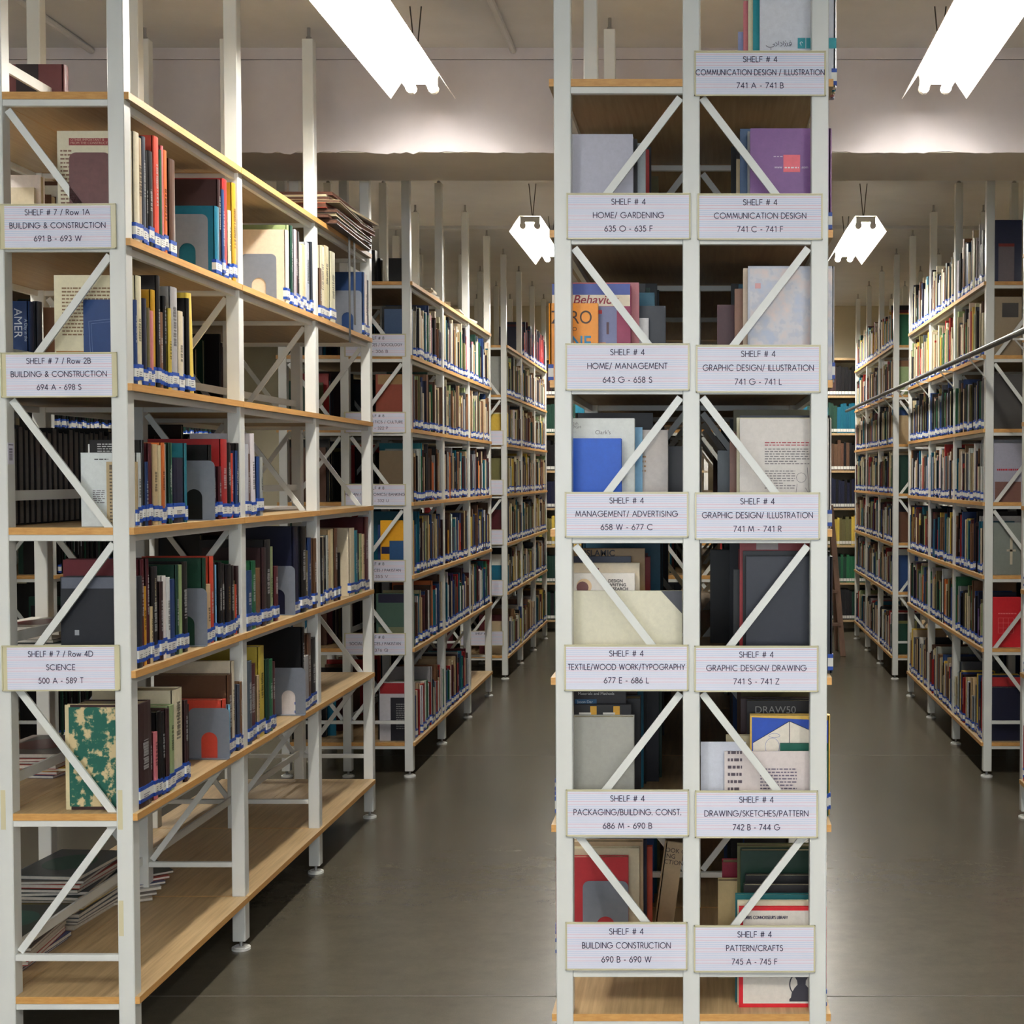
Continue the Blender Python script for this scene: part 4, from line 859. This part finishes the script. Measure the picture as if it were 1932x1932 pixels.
# ------------------------------------------------------------------ shelving against the far wall
t = thing('bookcase', 'white bookcase across the far end of the right aisle holding green volumes', 'bookcase', (.2, 13.08, 0))
b = MB()
for i in range(5): 
    bb = MB(); bb.box(i*.9, i*.9+.04, 0, .04, 0, 2.75); link('post', bb.mesh('post', M_WHITE), t)
for k in range(8):
    bb = MB(); bb.box(0, 3.64, 0, .32, .10+.355*k, .12+.355*k); link('shelf_board', bb.mesh('shelf_board', M_WOOD), t)
t2 = thing('bookcase', 'white bookcase across the far end of the left aisle', 'bookcase', (-3.6, 13.08, 0))
for c in t.children: o = c.copy(); C.objects.link(o); o.parent = t2
cs = ['OyGk','Gk','yO','Nn','uk','Gt','Ts','kM']; rnd = random.Random(4)
for X0 in (.2, -3.6):
    for k in range(7):
        x = X0+.06
        while x < X0+3.5:
            th = rnd.uniform(.02,.035); code = rnd.choice({0:'GK',1:'Gg',2:'yO',3:'nk',4:'ku',5:'TG',6:'kM'}[k]); h = rnd.uniform(.24,.29)
            c = jit(code, rnd); z = .1205+.355*k
            STUFF[0].box(x, x+th-.001, 13.09, 13.30, z, z+h, c); STUFF[2].box(x+.001, x+th-.002, 13.089, 13.0905, z+.012, z+.04, WHT); x += th
NSTUFF[0] += 1
code_run('LC', 0, 1, 1, 'nrnmnn', '', '', False, start=.12); code_run('LC', 0, 2, 1, 'rnMnk', '', '', False, hb=.27)
GT = 'papers and boxes lying on top of the second left rack'
for i, (X, Y, w_, d_, th, c_, yw) in enumerate(((-1.60,7.42,.21,.30,.012,(206,196,170),.2),(-1.57,7.50,.22,.30,.016,(224,220,210),-.1),(-1.58,7.46,.20,.28,.010,(120,96,70),.35),(-1.57,7.52,.22,.30,.012,(226,224,216),.05))):
    flat_item('paper_bundle', '%s bundle of papers in the top pile, second left rack, %s from its bottom' % (['cream','white','brown','pale'][i], ORD[i]), 'papers', GT, X, Y, SH[0]+.0006+sum((.012,.016,.010,.012)[:i])+.0004*i, w_, d_, th, c_, yw, page=(214,206,186))
for i, (X, Y) in enumerate(((-1.58,7.86),(-1.57,8.22),(-1.58,8.60))):
    for q in range(3): flat_item('paper_bundle', '%s papers lying flat, %s group along the top of the second left rack' % (['pink','cream','grey'][q], ORD[i]), 'papers', GT, X+.01*q, Y+.02*q, SH[0]+.0006+.0094*q, .22, .29, .009, [(206,160,150),(210,200,170),(150,150,146)][q], .1*q-.15*i, page=(200,190,170))
for i, (x0, x1, yt) in enumerate(((700,712,472),(712,722,487),(736,764,487))):
    Y = YBq+.10+.06*i; t, h = cover_book('LB', 0, x0, x1, yt, Y, .05, 'k', 1, '%s black box file standing on top of the second left rack' % ['narrow','small','wide'][i], GT, sticker=False)
# one object for the several thousand farther books
allb = MB()
for mi, s in enumerate(STUFF):
    n = len(allb.v); allb.v += s.v; allb.f += [tuple(n+i for i in f) for f in s.f]; allb.c += s.c; allb.m += [mi]*len(s.f)
tag(link('distant_books', allb.mesh('distant_books', [M_BOOK, M_PAGE, M_STK])), 'rows of small books filling the farther shelves of all racks', 'books', kind='stuff')
print('BOOKS', NBOOK, 'STUFF', NSTUFF)

# ------------------------------------------------------------------ ladder rail and ladder
t = thing('ladder_rail', 'dark steel ladder rail running along the right racks on white brackets', 'rail', (0, 0, 0))
XR_, ZR = 1.30, 2.08
b = MB(); b.cyl((XR_, 4.6, ZR), (XR_, 12.6, ZR), .013, 12); link('pipe', b.mesh('pipe', M_PIPE), t)
b = MB()
b.box(XR_-.004, XRr-.001, -.006, .006, -.022, -.013); b.cyl((XR_+.005, 0, -.02), (XRr-.004, 0, -.10), .004, 6); b.box(XRr-.004, XRr-.0005, -.015, .015, -.11, -.01)
BR = b.mesh('bracket', M_WHITE)
for yy in (5.8, YBq+.02, YBq+L+.02, YBq+2*L+.02, YBq+3*L+.02, YCq+.02, YCq+L+.02, YCq+2*L+.02): link('bracket', BR, t, (0, yy, ZR))
t = thing('step_ladder', 'brown wooden step ladder standing at the far end of the right aisle', 'ladder', (1.02, 11.35, 0))
for s, sp in ((-1, -.13), (1, .13)):
    b = MB(); b.box(-.022, .022, -.016, .016, 0, 1.25, M=Matrix.Translation((sp, 0, 0)) @ Matrix.Rotation(-s*.07, 4, 'Y') @ Matrix.Rotation(-.16, 4, 'X')); link('front_rail', b.mesh('front_rail', M_OLDWOOD), t)
    b = MB(); b.box(-.016, .016, -.012, .012, 0, 1.24, M=Matrix.Translation((sp*.9, .42, 0)) @ Matrix.Rotation(-s*.06, 4, 'Y') @ Matrix.Rotation(.16, 4, 'X')); link('rear_rail', b.mesh('rear_rail', M_OLDWOOD), t)
for i in range(4):
    z = .25+.27*i; b = MB(); hw = .13-z*.07; b.box(-hw, hw, z*.16-.04, z*.16+.04, z, z+.02); link('tread', b.mesh('tread', M_OLDWOOD), t)
b = MB(); b.box(-.06, .06, .17, .26, 1.22, 1.245); link('cap', b.mesh('cap', M_OLDWOOD), t)

for o in C.objects:
    if 'label' in o and len(o['label'].split()) > 16: print('LONG', o.name, o['label'])
